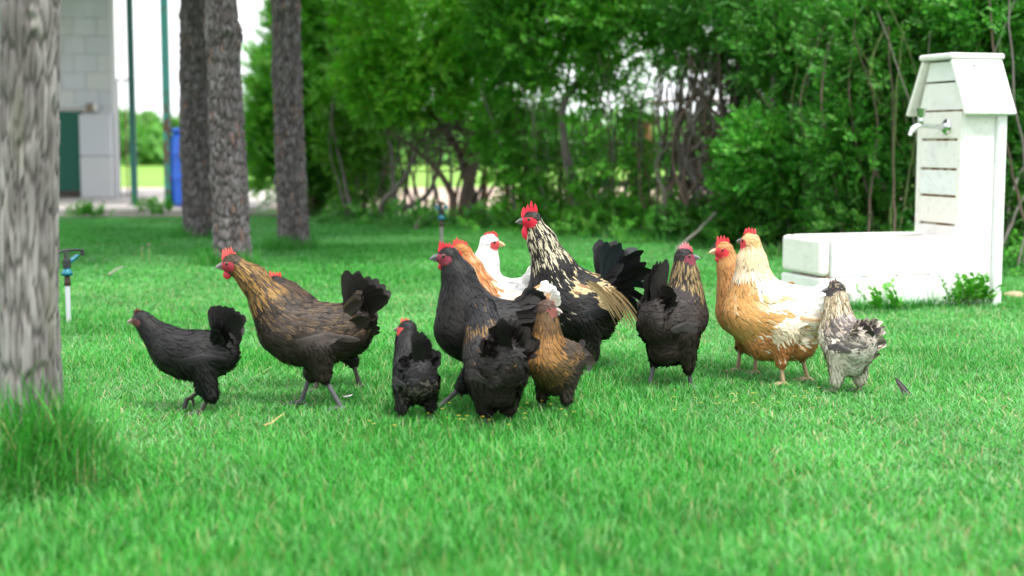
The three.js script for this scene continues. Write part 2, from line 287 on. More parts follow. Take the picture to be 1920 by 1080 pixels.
{
  const Z = -20, y0 = 0.08, xr = at(212, 300, 20).x, H = 3.6, t = thing('utility_building', 'pale block building with green door behind the near tree', 'building', V(0, y0, Z));
  const tones = [[0.5, 0.52, 0.57], [0.52, 0.53, 0.55], [0.47, 0.49, 0.54], [0.52, 0.49, 0.48], [0.49, 0.51, 0.56]].map((c) => std(c, 0.93, { bumpMap: concreteMap, bumpScale: 0.002 }));
  part('wall', box(4.6, H, 0.16, xr - 2.3 - 0.01, H / 2, -0.105, 0.01), std([0.47, 0.48, 0.52], 0.95), t);
  const R = seeded(5), bw = 0.33, bh = 0.245, gs = {};                 // the blocks of the wall, each its own piece
  for (let j = 0; j < 14; j++) for (let i = 0; i < 6; i++) {
    const off = j % 2 ? bw / 2 : 0; let x1 = xr - i * bw + (j % 2 ? 0 : 0) - off + (j % 2 ? bw / 2 : 0), w = bw; if (j % 2 && i === 0) { w = bw / 2; } else if (j % 2) { x1 = xr - bw / 2 - (i - 1) * bw; }
    if (x1 - w < xr - 2.0) continue;
    const key = w; gs[key] ??= new RoundedBoxGeometry(w - 0.003, bh - 0.003, 0.05, 1, 0.005);
    const m = part('block', gs[key], tones[Math.floor(R() * R() * 4.99)], t); m.position.set(x1 - w / 2, bh * (j + 0.5), 0.012 + 0.004 * R());
  }
  const door = part('door', box(0.9, 1.16, 0.05, 0, 0, 0, 0.006), std([0.002, 0.085, 0.058], 0.7), t); door.position.set(at(158, 300, 20).x - 0.45, 0.60, 0.075);
  part('kick_board', box(0.86, 0.07, 0.02, 0, -0.545, 0.034), std([0.06, 0.045, 0.035], 0.9), door);
  for (let k = 0; k < 2; k++) part('lower_panel', box(0.43, 0.565, 0.1, xr - 0.2, 0.2825 + 0.572 * k, 0.095, 0.008), tones[k ? 0 : 1], t);
  part('corner_strip', box(0.07, H, 0.06, xr + 0.035, H / 2, 0.0, 0.006), std([0.62, 0.63, 0.66], 0.8), t);
  const lamp = part('junction_box', box(0.1, 0.11, 0.09, 0, 0, 0, 0.01), std([0.2, 0.15, 0.12], 0.7), t); lamp.position.set(at(173, 218, 20).x, 1.23, 0.085);
  part('cover', box(0.05, 0.1, 0.092, 0.076, 0, 0, 0.008), std([0.6, 0.6, 0.6], 0.6), lamp);
}
{
  const t = thing('added_shade_roof', 'unseen flat canopy roof added over the platform to shade the building', 'roof', V(0, 3.47, -18.4)), xr = -3.9;  // added roof above the frame, there to shade the building wall
  for (let k = 0; k < 6; k++) part('roof_sheet', box(1.7, 0.04, 5.2, xr - 0.86 - 1.72 * k, 0.05, -0.4, 0.01), std([0.2, 0.24, 0.24], 0.6), t);
  for (const z of [-2.6, 0, 2.0]) part('beam', box(10.4, 0.06, 0.06, xr - 5.2, 0, z, 0.006), std(lin('#0a4f48'), 0.5), t);
}
function post(name, label, px, py, width, color, h, more) {
  const p = ground(px, py), t = thing(name, label, 'post', p, 0); const onSlab = 0.078; t.position.y = onSlab;
  part('shaft', box(width, h, width, 0, h / 2, 0, 0.008), more ?? std(color, 0.55), t); part('foot_plate', box(width * 2, 0.012, width * 2, 0, 0.006, 0, 0.003), std([0.12, 0.16, 0.15], 0.7), t);
  for (const s of [-1, 1]) part('bolt', new THREE.CylinderGeometry(0.008, 0.008, 0.02, 6).translate(s * width * 0.8, 0.02, width * 0.8), std([0.3, 0.28, 0.26], 0.5, { metalness: 0.7 }), t);
  return t;
}
post('steel_post', 'dark green square steel post left of the blue barrel', 253, 396, 0.072, lin('#0a4f48'), 3.4);
{
  const rust = dataMap(32, 512, (u, v) => { const n = fbm(u * 3, v * 60, 2, 4), k = smooth(0.54, 0.66, n * (v < 0.36 ? 1.12 : 0.85)); return mix3([0.16, 0.45, 0.42], [0.32, 0.2, 0.13], k); });
  post('steel_post', 'pale teal steel post with rust spots against the blue barrel', 317, 399, 0.082, null, 3.4, new THREE.MeshStandardMaterial({ map: rust, roughness: 0.6 }));
}
{
  const p = at(369, 390, 17.3), t = thing('plastic_barrel', 'tall blue plastic barrel half hidden behind the pine trunks', 'barrel', V(p.x, 0.078, p.z));
  const prof = [[0, 0], [0.25, 0], [0.275, 0.02], [0.28, 0.06], [0.285, 0.2], [0.29, 0.32], [0.3, 0.335], [0.3, 0.36], [0.29, 0.375], [0.292, 0.5], [0.29, 0.6], [0.3, 0.615], [0.3, 0.64], [0.29, 0.655], [0.285, 0.78], [0.27, 0.84], [0.262, 0.87], [0.0, 0.875]].map(([a, b]) => new THREE.Vector2(a, b));
  part('drum', new THREE.LatheGeometry(prof, 48), std(lin('#0a55c0'), 0.42), t);
  part('lid', new THREE.LatheGeometry([[0, 0.93], [0.22, 0.93], [0.255, 0.925], [0.276, 0.91], [0.278, 0.88], [0.262, 0.872]].map(([a, b]) => new THREE.Vector2(a, b)), 48), std(lin('#0a4fb4'), 0.4), t);
  for (const a of [2.3, 2.8]) part('bung', new THREE.CylinderGeometry(0.03, 0.03, 0.02, 16).translate(Math.cos(a) * 0.15, 0.938, Math.sin(a) * 0.15), std(lin('#083c88'), 0.4), t);
}
{
  const a = at(214, 300, 20.1), b = at(246, 300, 20.1), t = thing('wire_gate', 'thin grey metal gate between the building and the green post', 'gate', V(a.x + 0.07, 0.078, a.z)), w = b.x - a.x - 0.02, m = std([0.34, 0.34, 0.35], 0.5, { metalness: 0.5 }), rusty = std([0.2, 0.13, 0.09], 0.8);
  const bar = (name, x0, y0, x1, y1, r, mat) => part(name, new MB().tube([V(x0, y0, 0), V(x1, y1, 0)], [r, r], 8, [1, 1, 1]).geometry(), mat, t);
  for (const y of [0.03, 1.62]) bar('rail', 0, y, w, y, 0.014, m);
  for (let k = 0; k < 3; k++) bar('upright', w * k / 2, 0, w * k / 2, 1.62, k === 1 ? 0.012 : 0.016, k === 1 ? rusty : m);
}
// ---------------------------------------------------------------- stone drinking fountain
{
  const C = ground(1797, 577), u = V(0.953, 0, -0.302), yaw = Math.atan2(-u.z, u.x);       // local x: along the long side, to the back; local z: towards the lens
  const t = thing('drinking_fountain', 'white painted stone water fountain with gabled roof and metal tap', 'fountain', V(C.x, 0, C.z), yaw);
  const paint = (seed, tint = [1, 1, 1]) => new THREE.MeshStandardMaterial({ roughness: 0.62, bumpMap: paintBump, bumpScale: 0.0012, map: dataMap(128, 128, (a, b) => { const n = wrapNoise(a, b, 22, seed), m = wrapNoise(a * 1, b, 5, seed + 3), streak = wrapNoise(a * 3 % 1, 0.3, 30, seed), k = 0.92 - 0.05 * smooth(0.55, 0.75, n) - 0.025 * smooth(0.5, 0.7, m) - 0.03 * smooth(0.6, 0.8, streak); return [k * tint[0], k * tint[1] * 0.998, k * tint[2] * 0.99]; }) });
  const paintBump = dataMap(128, 128, (a, b) => { const n = wrapNoise(a, b, 36, 2); return [n, n, n]; }, false);
  const whites = [paint(1), paint(2, [1, 0.995, 0.975]), paint(3, [0.985, 1, 1.01])], grime = new THREE.MeshStandardMaterial({ roughness: 0.95, map: dataMap(128, 16, (a, b) => { const n = fbm(a * 14, b * 3, 4, 4), k = smooth(0.42, 0.6, n); return mix3([0.72, 0.68, 0.61], [0.5, 0.36, 0.2], k); }) });
  const W = 0.41, D = 0.235, uvBox = (g, s) => { const p = g.attributes.position, n = g.attributes.normal, uv = g.attributes.uv; for (let i = 0; i < p.count; i++) { const ax = Math.abs(n.getX(i)), ay = Math.abs(n.getY(i)); const a = ax > 0.6 ? p.getZ(i) : p.getX(i), b = ay > 0.6 ? p.getZ(i) : p.getY(i); uv.setXY(i, a / s, b / s); } return g; };
  const R = seeded(8), blk = (name, w, h, d, x, y, z, m, r = 0.006) => part(name, uvBox(box(w, h, d, x, y, z, r), 0.5), m, t);
  // core of the pillar, then the face blocks with open joints between them; the pillar spans x 0..D, z -W..0, its tap face looks towards -x
  blk('pillar_core', D - 0.02, 1.02, W - 0.02, D / 2 + 0.007, 0.51, -W / 2, grime, 0.004);
  blk('side_slab', D, 1.0, 0.035, D / 2, 0.5, -0.0175, whites[0]); blk('back_strip', 0.05, 1.0, 0.03, D - 0.025, 0.5, 0.0165, whites[2]); blk('side_slab', D, 1.0, 0.035, D / 2, 0.5, -W + 0.0175, whites[1]);
  const joints = [0.0, 0.42, 0.567, 0.706, 0.858, 1.008];
  for (let k = 0; k + 1 < joints.length; k++) { const h = joints[k + 1] - joints[k] - 0.012; blk('face_block', 0.03, h, W - 0.074, 0.014, joints[k] + h / 2 + 0.006, -W / 2, whites[k % 3], 0.005); }
  for (const z of [-0.055, -W + 0.055]) blk('corner_trim', 0.012, 1.0, 0.036, -0.004, 0.5, z + (z > -0.2 ? 0.03 : -0.03), whites[1], 0.004);
  // gable between the roof boards
  const gable = (h0, h1, x, m) => { const wAt = (y) => lerp(W / 2 - 0.006, 0.1, clamp((y - 0.99) / 0.3)), s = new THREE.Shape([[wAt(h0), h0], [wAt(h1), h1], [-wAt(h1), h1], [-wAt(h0), h0]].map(([a, b]) => new THREE.Vector2(a, b))); const g = new THREE.ExtrudeGeometry(s, { depth: 0.026, bevelEnabled: false }); g.rotateY(-Math.PI / 2); g.translate(x, 0, -W / 2); return g; };
  part('gable_block', gable(1.012, 1.15, 0.026, 0), whites[0], t); part('gable_block', gable(1.161, 1.258, 0.026, 0), whites[2], t);
  part('gable_core', gable(0.995, 1.255, 0.19), grime, t); part('gable_block', gable(1.0, 1.256, D, 0), whites[1], t);
  for (const s of [1, -1]) {                                         // roof boards lean out to the eaves
    const a = V(0, 1.265, s * 0.125), b = V(0, 0.985, s * 0.262), len = a.distanceTo(b), g = uvBox(box(D + 0.065, len, 0.024, 0, 0, 0, 0.006), 0.6); g.rotateX(-s * Math.atan2(0.137, 0.28)); g.translate(D / 2 - 0.004, (a.y + b.y) / 2, (a.z + b.z) / 2 - W / 2); part('roof_board', g, s > 0 ? whites[0] : whites[1], t);
  }
  blk('ridge_slab', D + 0.09, 0.03, 0.29, D / 2 - 0.004, 1.284, -W / 2, whites[0], 0.011);
  part('screw', new THREE.CylinderGeometry(0.006, 0.006, 0.01, 8).rotateX(Math.PI / 2).translate(0.08, 1.235, 0.5 * 0 - W / 2 + 0.1595), std([0.25, 0.2, 0.17], 0.6), t);
  // basin: runs out from the tap face
  const L = 0.74, hb = 0.355, rim = 0.06, n = 4;
  blk('basin_core', L, hb - 0.12, W - 0.05, -L / 2 - 0.01, (hb - 0.12) / 2, -W / 2, grime, 0.004);
  for (const s of [0, 1]) for (let j = 0; j < 2; j++) for (let i = 0; i < n; i++) { const w = L / n, h = (hb - 0.004) / 2 - 0.02 * 0; blk('basin_tile', w - 0.003, h - 0.003, rim * 0.7, -L + w * (i + 0.5) - 0.001, h * (j + 0.5), s ? -W + rim * 0.35 : -rim * 0.35 + 0.0035 + 0.0012 * R(), whites[(i + j * 2) % 3], 0.003); }
  for (let j = 0; j < 2; j++) blk('basin_end_block', rim, 0.172 + (j ? 0.012 : 0), W - 0.01, -L - rim / 2 - 0.004, (j ? 0.275 : 0.0845), -W / 2, whites[j], j ? 0.028 : 0.008);
  for (const z of [-0.035, -W + 0.035]) blk('basin_rim', L, 0.02, rim, -L / 2, hb + 0.003, z, whites[0], 0.008);
  // tap
  const chrome = new THREE.MeshStandardMaterial({ color: new THREE.Color(0.72, 0.73, 0.75), metalness: 1, roughness: 0.18 }), tap = thing('water_tap', 'chrome water tap with round knob on the fountain face', 'tap', V(), 0);
  tap.position.copy(t.localToWorld(V(-0.006, 0.845, -0.155))); t.updateMatrixWorld(true); tap.position.copy(V(-0.004, 0.925, -0.15).applyMatrix4(t.matrixWorld)); tap.rotation.y = yaw; tap.scale.setScalar(1.16);
  part('flange', new THREE.LatheGeometry([[0, 0.014], [0.016, 0.014], [0.03, 0.007], [0.036, 0.001], [0.036, 0]].map(([a, b]) => new THREE.Vector2(a, b)), 28).rotateZ(Math.PI / 2), chrome, tap);
  part('spout', new MB().tube(smoothPath([V(0, 0, 0), V(-0.06, 0, 0), V(-0.115, 0.004, 0), V(-0.15, 0.0, 0), V(-0.178, -0.022, 0), V(-0.184, -0.038, 0)], 20), Array.from({ length: 21 }, (_, k) => (k < 3 ? 0.013 : k > 11 && k < 16 ? 0.014 : 0.0105)), 14, [1, 1, 1]).geometry(), chrome, tap);
  part('valve', new THREE.LatheGeometry([[0, 0], [0.011, 0], [0.012, 0.02], [0.008, 0.026], [0.008, 0.034], [0, 0.034]].map(([a, b]) => new THREE.Vector2(a, b)), 20).translate(-0.128, 0.01, 0), chrome, tap);
  const knob = new THREE.CylinderGeometry(0.021, 0.015, 0.036, 6, 1); part('knob', knob.translate(-0.128, 0.062, 0), chrome, tap);
}
// ---------------------------------------------------------------- lawn sprinklers
function sprinkler(label, p, turn, poleColor, s = 1) {
  const t = thing('lawn_sprinkler', label, 'sprinkler', p, turn, 'lawn sprinklers on stakes'), teal = std(lin('#05697c'), 0.4), dark = std([0.02, 0.022, 0.025], 0.5); t.scale.setScalar(s);
  const lathe = (name, prof, m) => part(name, new THREE.LatheGeometry(prof.map(([a, b]) => new THREE.Vector2(a, b)), 20), m, t);
  lathe('stake', [[0, -0.05], [0.011, -0.04], [0.0125, 0.205], [0, 0.205]], poleColor); lathe('joint', [[0.0, 0.2], [0.016, 0.2], [0.016, 0.222], [0.013, 0.226], [0.013, 0.248], [0, 0.248]], std([0.055, 0.03, 0.025], 0.6));
  lathe('collar', [[0, 0.246], [0.026, 0.248], [0.027, 0.262], [0.02, 0.27], [0.013, 0.285], [0, 0.285]], teal);
  part('body', box(0.034, 0.05, 0.03, 0, 0.305, 0, 0.008), dark, t);
  part('nozzle', new MB().tube(smoothPath([V(0, 0.31, 0), V(0.03, 0.322, 0), V(0.062, 0.345, 0.004)], 6), [0.014, 0.013, 0.012, 0.012, 0.011, 0.01, 0.009], 10, [1, 1, 1]).geometry(), teal, t);
  part('arm', new MB().tube(smoothPath([V(0.075, 0.368, 0.012), V(0.03, 0.372, 0.012), V(-0.03, 0.366, -0.004), V(-0.05, 0.35, -0.008)], 10), Array(11).fill(0.0065), 6, [1, 1, 1]).geometry(), dark, t);
  part('spring', new MB().tube(Array.from({ length: 46 }, (_, k) => V(Math.cos(k * 0.9) * 0.013, 0.33 + k * 0.0008, Math.sin(k * 0.9) * 0.013)), Array(46).fill(0.0018), 5, [1, 1, 1]).geometry(), std([0.1, 0.1, 0.1], 0.4, { metalness: 0.8 }), t);
  part('counterweight', box(0.026, 0.034, 0.018, -0.052, 0.338, -0.008, 0.006), teal, t); part('deflector', box(0.012, 0.03, 0.02, 0.082, 0.356, 0.012, 0.003), dark, t);
}
sprinkler('teal sprinkler head on a white stake beside the near tree', ground(129, 612), 0.9, std([0.5, 0.52, 0.55], 0.4), 0.95);
sprinkler('teal sprinkler head on a grey stake out on the far lawn', ground(828, 477), 2.4, std([0.2, 0.19, 0.19], 0.5), 1.06);
// ---------------------------------------------------------------- hedge of overgrown shrubs behind the lawn
const stemMat = coat(0.9);
const stemCols = { grey: [[0.19, 0.17, 0.155], [0.11, 0.095, 0.085]], brown: [[0.16, 0.11, 0.085], [0.085, 0.06, 0.05]], green: [[0.16, 0.22, 0.07], [0.1, 0.13, 0.045]], pale: [[0.3, 0.28, 0.25], [0.17, 0.15, 0.135]], dark: [[0.085, 0.068, 0.06], [0.045, 0.037, 0.034]] };
function stemMesh(name, pts, r0, r1, kind, seed, parent, sides = 7) {
  const n = Math.max(10, pts.length * 4), P = smoothPath(pts, n), [a, b] = stemCols[kind];
  const wob = P.map((p, k) => p.clone().add(V(fbm(k * 0.5, seed, 1, 2) - 0.5, 0, fbm(k * 0.5, seed, 9, 2) - 0.5).multiplyScalar(k ? 0.035 : 0)));
  return part(name, new MB().tube(wob, wob.map((_, k) => lerp(r0, r1, k / n) * (0.85 + 0.3 * fbm(k * 0.9, seed * 3, 4, 2))), sides, (t, ang) => mix3(a, b, clamp(fbm(t * 22, ang * 1.5, seed, 3) * 1.6 - 0.3))).geometry(), stemMat, parent);
}
function shrub(name, label, base, cloud, stems, seed, kindOf = sprigs, group = 'shrubs of the hedge') {
  // cloud: [px, py, depth, rx px, ry px, rz m, shoots, lightness]; stems: [[[px, py, depth] ...], r0, r1, colour]
  const t = thing(name, label, 'shrub', V(), 0, group), R = seeded(seed), places = [];
  t.position.set(base.x, 0, base.z);
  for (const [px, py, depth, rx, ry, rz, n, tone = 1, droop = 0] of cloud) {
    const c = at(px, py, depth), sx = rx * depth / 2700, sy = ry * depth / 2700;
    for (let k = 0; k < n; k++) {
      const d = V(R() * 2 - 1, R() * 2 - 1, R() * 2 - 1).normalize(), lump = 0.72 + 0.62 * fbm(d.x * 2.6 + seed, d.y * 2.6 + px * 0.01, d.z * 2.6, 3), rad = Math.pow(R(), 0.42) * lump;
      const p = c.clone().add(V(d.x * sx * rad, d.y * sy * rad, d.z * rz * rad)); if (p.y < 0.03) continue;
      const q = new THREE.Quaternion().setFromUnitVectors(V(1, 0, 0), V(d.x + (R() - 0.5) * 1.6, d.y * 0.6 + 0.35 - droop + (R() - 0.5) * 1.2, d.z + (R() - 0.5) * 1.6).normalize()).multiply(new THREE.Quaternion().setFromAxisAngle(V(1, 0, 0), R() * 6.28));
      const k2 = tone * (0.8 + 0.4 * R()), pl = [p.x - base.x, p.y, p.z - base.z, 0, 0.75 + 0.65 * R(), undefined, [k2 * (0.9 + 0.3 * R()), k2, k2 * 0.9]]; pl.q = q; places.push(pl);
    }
  }
  const f = new THREE.Group(); f.name = 'foliage'; f.userData.kind = 'stuff'; t.add(f); scatter('leaves', kindOf, leafMat, places, f); f.children.forEach((c) => { c.userData.kind = 'stuff'; });
  stems.forEach(([pts, r0, r1, col], k) => { const P = pts.map(([a, b, d]) => at(a, b, d)); P[0].y = Math.min(P[0].y, pts[0][3] ?? P[0].y); const m = stemMesh('stem', P.map((p) => p.sub(V(base.x, 0, base.z))), r0, r1, col, seed + k * 7, t); });
  return t;
}
const foot = (px, depth) => { const p = at(px, 400, depth); p.y = 0; return p; };
const footY = (depth) => 265 + 2700 * EYE / depth;                    // picture row where the lawn lies at that distance
// stems that rise from the ground and lean about
function thicket(x0, x1, d0, d1, n, y1, cols, seed, r = 0.011, sway = 60) {
  const R = seeded(seed), out = [];
  for (let k = 0; k < n; k++) {
    const f = (k + R()) / n, px = lerp(x0, x1, f), d = lerp(d0, d1, f) + (R() - 0.5) * 0.7, top = y1 + (R() - 0.5) * 130, fy = footY(d) - 2, s = (R() - 0.5) * sway, s2 = (R() - 0.5) * sway;
    out.push([[[px, fy, d], [px + s * 0.5, lerp(fy, top, 0.3), d + 0.1], [px + s, lerp(fy, top, 0.65), d], [px + s + s2, top, d + (R() - 0.5) * 0.5]], r * (0.6 + 0.9 * R()), r * 0.35, cols[Math.floor(R() * cols.length)]]);
  }
  return out;
}
shrub('tall_shrub', 'feathery light green shrub rising behind the lone pine trunk', foot(600, 16.8),
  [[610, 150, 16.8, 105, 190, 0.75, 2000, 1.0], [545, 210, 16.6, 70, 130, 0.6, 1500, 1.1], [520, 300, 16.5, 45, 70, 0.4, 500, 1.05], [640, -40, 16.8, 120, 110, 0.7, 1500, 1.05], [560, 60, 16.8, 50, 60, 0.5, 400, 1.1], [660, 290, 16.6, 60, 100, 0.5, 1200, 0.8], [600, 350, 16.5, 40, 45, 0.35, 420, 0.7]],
  [...thicket(560, 690, 16.8, 16.6, 14, 150, ['brown', 'dark', 'dark'], 5, 0.02)], 101, featherSprigs);
shrub('tall_shrub', 'broad bright green shrub arching over a dark twiggy hollow', foot(850, 15.0),
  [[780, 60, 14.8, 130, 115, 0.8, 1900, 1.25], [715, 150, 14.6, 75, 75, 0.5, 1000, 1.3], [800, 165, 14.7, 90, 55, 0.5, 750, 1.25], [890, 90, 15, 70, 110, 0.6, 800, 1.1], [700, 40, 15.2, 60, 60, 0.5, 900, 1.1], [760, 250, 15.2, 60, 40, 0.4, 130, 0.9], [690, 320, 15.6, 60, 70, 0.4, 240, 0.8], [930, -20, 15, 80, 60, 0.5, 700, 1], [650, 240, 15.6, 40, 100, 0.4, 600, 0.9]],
  [[[[870, footY(14.8), 14.8], [882, 330, 14.8], [905, 240, 14.9], [930, 120, 15], [950, 0, 15]], 0.075, 0.04, 'brown'], [[[900, footY(14.8), 14.85], [880, 350, 14.85], [860, 280, 14.9], [800, 200, 14.8], [740, 150, 14.7]], 0.07, 0.015, 'brown'], [[[850, footY(14.8), 14.7], [845, 360, 14.8], [800, 300, 14.8], [720, 240, 14.6]], 0.05, 0.012, 'brown'],
    [[[712, footY(14.9), 14.9], [716, 385, 14.9], [742, 355, 14.85], [760, 330, 14.9], [790, 260, 15]], 0.035, 0.02, 'grey'], [[[745, footY(14.9), 14.95], [742, 390, 14.9], [775, 385, 14.85], [808, 355, 14.9], [830, 280, 15]], 0.035, 0.02, 'grey'], [[[742, footY(15), 15], [738, 340, 15], [736, 300, 15], [720, 220, 15]], 0.03, 0.014, 'grey'], [[[884, footY(14.6), 14.6], [905, 395, 14.6], [925, 350, 14.6], [960, 320, 14.7]], 0.025, 0.01, 'brown'],
    ...thicket(640, 900, 15.5, 14.8, 26, 190, ['brown', 'dark', 'dark', 'grey'], 8, 0.018, 90),
    ...Array.from({ length: 46 }, (_, k) => { const R = seeded(900 + k), x = 860 + R() * 70, y = 330 - R() * 130, x1 = 700 + R() * 190, y1 = 210 + R() * 120; return [[[x, y, 14.9], [(x + x1) / 2, (y + y1) / 2 - 22 * R(), 14.75], [x1, y1, 14.5 + 0.4 * R()]], 0.011, 0.004, R() < 0.5 ? 'brown' : 'grey']; })], 102, brightSprigs);
shrub('tall_shrub', 'loose airy shrub of arching grey stems with sky showing through', foot(1050, 13.6),
  [[1030, 50, 13.5, 130, 70, 0.6, 1150, 1.05], [960, 100, 13.9, 60, 90, 0.5, 420, 1.0], [990, 260, 13.8, 60, 110, 0.5, 320, 0.95, 0.6], [1000, -30, 13.6, 130, 60, 0.6, 1000, 1.05], [935, 250, 14.1, 32, 60, 0.3, 260, 1.2], [1075, 130, 13.4, 80, 40, 0.4, 170, 1.0, 0.5], [1060, 320, 13.8, 90, 70, 0.5, 240, 0.9, 0.6], [1010, 408, 13.6, 110, 18, 0.5, 150, 0.8]],
  [[[[1090, footY(13.2), 13.2], [1078, 350, 13.2], [1058, 260, 13.2], [1064, 180, 13.2], [1100, 135, 13.3], [1170, 105, 13.3]], 0.034, 0.02, 'grey'], [[[1072, footY(13.3), 13.3], [1062, 330, 13.3], [1054, 230, 13.35], [1062, 170, 13.4], [1072, 90, 13.4]], 0.026, 0.012, 'green'], [[[1082, footY(13.1), 13.1], [1066, 330, 13.1], [1054, 280, 13.2], [1060, 190, 13.2], [1150, 120, 13.3]], 0.022, 0.012, 'grey'],
    ...thicket(935, 1130, 14.2, 13.2, 36, 130, ['grey', 'dark', 'pale', 'brown', 'green'], 12, 0.012, 80)], 103);
shrub('tall_shrub', 'thin shrub in front of the wooden fence with hanging leaf sprays', foot(1190, 12.9),
  [[1190, 20, 12.8, 120, 55, 0.55, 1050, 1.0], [1180, 100, 12.9, 90, 40, 0.4, 150, 0.9, 0.5], [1150, 230, 13, 60, 120, 0.4, 230, 0.95, 0.7], [1170, 415, 12.9, 110, 20, 0.5, 170, 0.8], [1240, 320, 13, 40, 70, 0.4, 150, 0.9, 0.6], [1110, 390, 13, 60, 35, 0.4, 110, 0.85]],
  thicket(1110, 1270, 13.2, 12.6, 32, 120, ['grey', 'dark', 'pale', 'green', 'brown'], 19, 0.011, 70), 104);
shrub('vine_tangle', 'tangle of bare grey brown vines left of the dense green shrubs', foot(1320, 12.2),
  [[1320, 10, 12.2, 90, 60, 0.55, 700, 0.95], [1290, 100, 12.3, 40, 30, 0.3, 160, 0.9], [1370, 110, 12.4, 30, 60, 0.3, 180, 0.8], [1330, 420, 12.1, 70, 28, 0.4, 330, 0.7]],
  [...Array.from({ length: 48 }, (_, k) => { const R = seeded(500 + k), d = 12.0 + 0.5 * R(), x = 1255 + 110 * R(), w = 56; return [[[x + 20 * (R() - 0.5), footY(d) - 2, d], [x + w * (R() - 0.5), 370, d], [x + w * (R() - 0.5), 310, d + 0.1], [x + w * (R() - 0.5), 240, d], [x + w * (R() - 0.5), 170, d], [x + w * (R() - 0.5), 90 + 60 * R(), d]], 0.02 * (0.5 + 0.8 * R()), 0.007, R() < 0.4 ? 'brown' : R() < 0.6 ? 'grey' : 'pale']; }),
    ...Array.from({ length: 16 }, (_, k) => { const R = seeded(560 + k), x = 1265 + 70 * R(), y = 230 + 150 * R(), r = 16 + 22 * R(), d = 12 + 0.3 * R(); return [[[x, y, d], [x + r, y - r * 0.8, d], [x + 2 * r, y, d + 0.05], [x + 1.4 * r, y + r, d], [x + 0.3 * r, y + 1.5 * r, d]], 0.011, 0.006, R() < 0.5 ? 'grey' : 'brown']; }),
    ...thicket(1360, 1400, 12.3, 12, 10, 60, ['dark', 'brown'], 23, 0.03, 40)], 105, darkSprigs);
shrub('dense_shrub', 'dense dark green shrub with a grey dead stem hanging down it', foot(1480, 11.5),
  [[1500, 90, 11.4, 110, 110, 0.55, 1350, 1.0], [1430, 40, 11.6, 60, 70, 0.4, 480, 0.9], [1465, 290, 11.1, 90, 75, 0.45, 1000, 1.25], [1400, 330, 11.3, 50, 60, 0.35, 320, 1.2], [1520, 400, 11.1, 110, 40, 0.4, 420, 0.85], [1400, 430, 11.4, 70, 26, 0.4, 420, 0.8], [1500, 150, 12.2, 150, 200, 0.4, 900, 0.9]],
  [[[[1450, 20, 11.2], [1446, 110, 11.2], [1449, 170, 11.2], [1446, 222, 11.2]], 0.016, 0.014, 'pale'], [[[1590, footY(11.3), 11.3], [1560, 380, 11.4], [1480, 300, 11.4]], 0.02, 0.008, 'brown'], [[[1265, footY(11.1), 11.1], [1320, 420, 11.2], [1360, 380, 11.3]], 0.012, 0.008, 'pale'], [[[1330, footY(11.0), 11.0], [1378, 420, 11.2], [1420, 370, 11.4]], 0.013, 0.008, 'grey'], ...thicket(1430, 1620, 11.2, 10.7, 12, 130, ['grey', 'brown', 'brown', 'green'], 35, 0.008, 150), ...thicket(1400, 1600, 12, 11.2, 30, 200, ['dark', 'dark', 'brown', 'grey'], 31, 0.012, 60)], 106, darkSprigs);
shrub('dense_shrub', 'dense small leaved shrub directly behind the fountain basin', foot(1640, 10.8),
  [[1630, 100, 10.6, 105, 120, 0.5, 1350, 1.0], [1600, 260, 10.5, 85, 70, 0.4, 1000, 1.05], [1690, 260, 10.6, 70, 90, 0.4, 520, 1.0], [1620, 400, 10.5, 95, 50, 0.4, 480, 0.85], [1640, 180, 11.4, 140, 230, 0.4, 850, 0.85], [1700, 20, 10.6, 70, 60, 0.4, 900, 1]],
  [[[[1690, footY(10.3), 10.3], [1668, 400, 10.3], [1655, 350, 10.25], [1628, 300, 10.25], [1650, 265, 10.3], [1672, 215, 10.35]], 0.018, 0.013, 'brown'], [[[1700, 300, 10.2], [1664, 230, 10.2], [1632, 150, 10.15], [1640, 90, 10.2], [1690, 20, 10.2]], 0.012, 0.009, 'green'], [[[1715, 330, 10.2], [1700, 220, 10.2], [1692, 130, 10.2], [1696, 40, 10.3]], 0.012, 0.009, 'green'], ...thicket(1560, 1730, 10.2, 9.9, 14, 30, ['green', 'brown', 'green', 'grey'], 39, 0.009, 130), ...thicket(1590, 1720, 11, 10.5, 20, 200, ['dark', 'green', 'brown', 'dark'], 37, 0.011, 70)], 107, darkSprigs);
shrub('dense_shrub', 'open shrub with slanting bare stems at the fountain roof and pillar', foot(1850, 9.9),
  [[1850, 20, 9.8, 70, 45, 0.35, 900, 1.3], [1790, 70, 10.2, 60, 70, 0.4, 900, 0.9], [1900, 120, 10, 60, 110, 0.4, 700, 0.9], [1890, 260, 10, 50, 60, 0.3, 330, 1.0], [1900, 400, 10, 60, 50, 0.4, 420, 0.8], [1850, 150, 10.7, 130, 260, 0.4, 850, 0.8], [1960, 250, 10.3, 90, 260, 0.5, 1300, 0.85]],
  [[[[1880, footY(9.7), 9.7], [1905, 350, 9.7], [1940, 280, 9.8]], 0.012, 0.008, 'pale'], [[[1875, 480, 9.6], [1910, 390, 9.6], [1960, 330, 9.6]], 0.012, 0.009, 'pale'], [[[1860, 300, 9.8], [1895, 180, 9.8], [1925, 60, 9.9]], 0.012, 0.008, 'grey'], [[[1815, 80, 9.9], [1830, 20, 9.9], [1835, -60, 10]], 0.014, 0.012, 'brown'], ...thicket(1760, 1980, 9.8, 9.3, 16, 20, ['grey', 'pale', 'brown', 'green'], 43, 0.01, 150), ...thicket(1780, 1960, 10.4, 9.8, 22, 60, ['grey', 'brown', 'dark', 'green'], 41, 0.012, 90)], 108, darkSprigs);
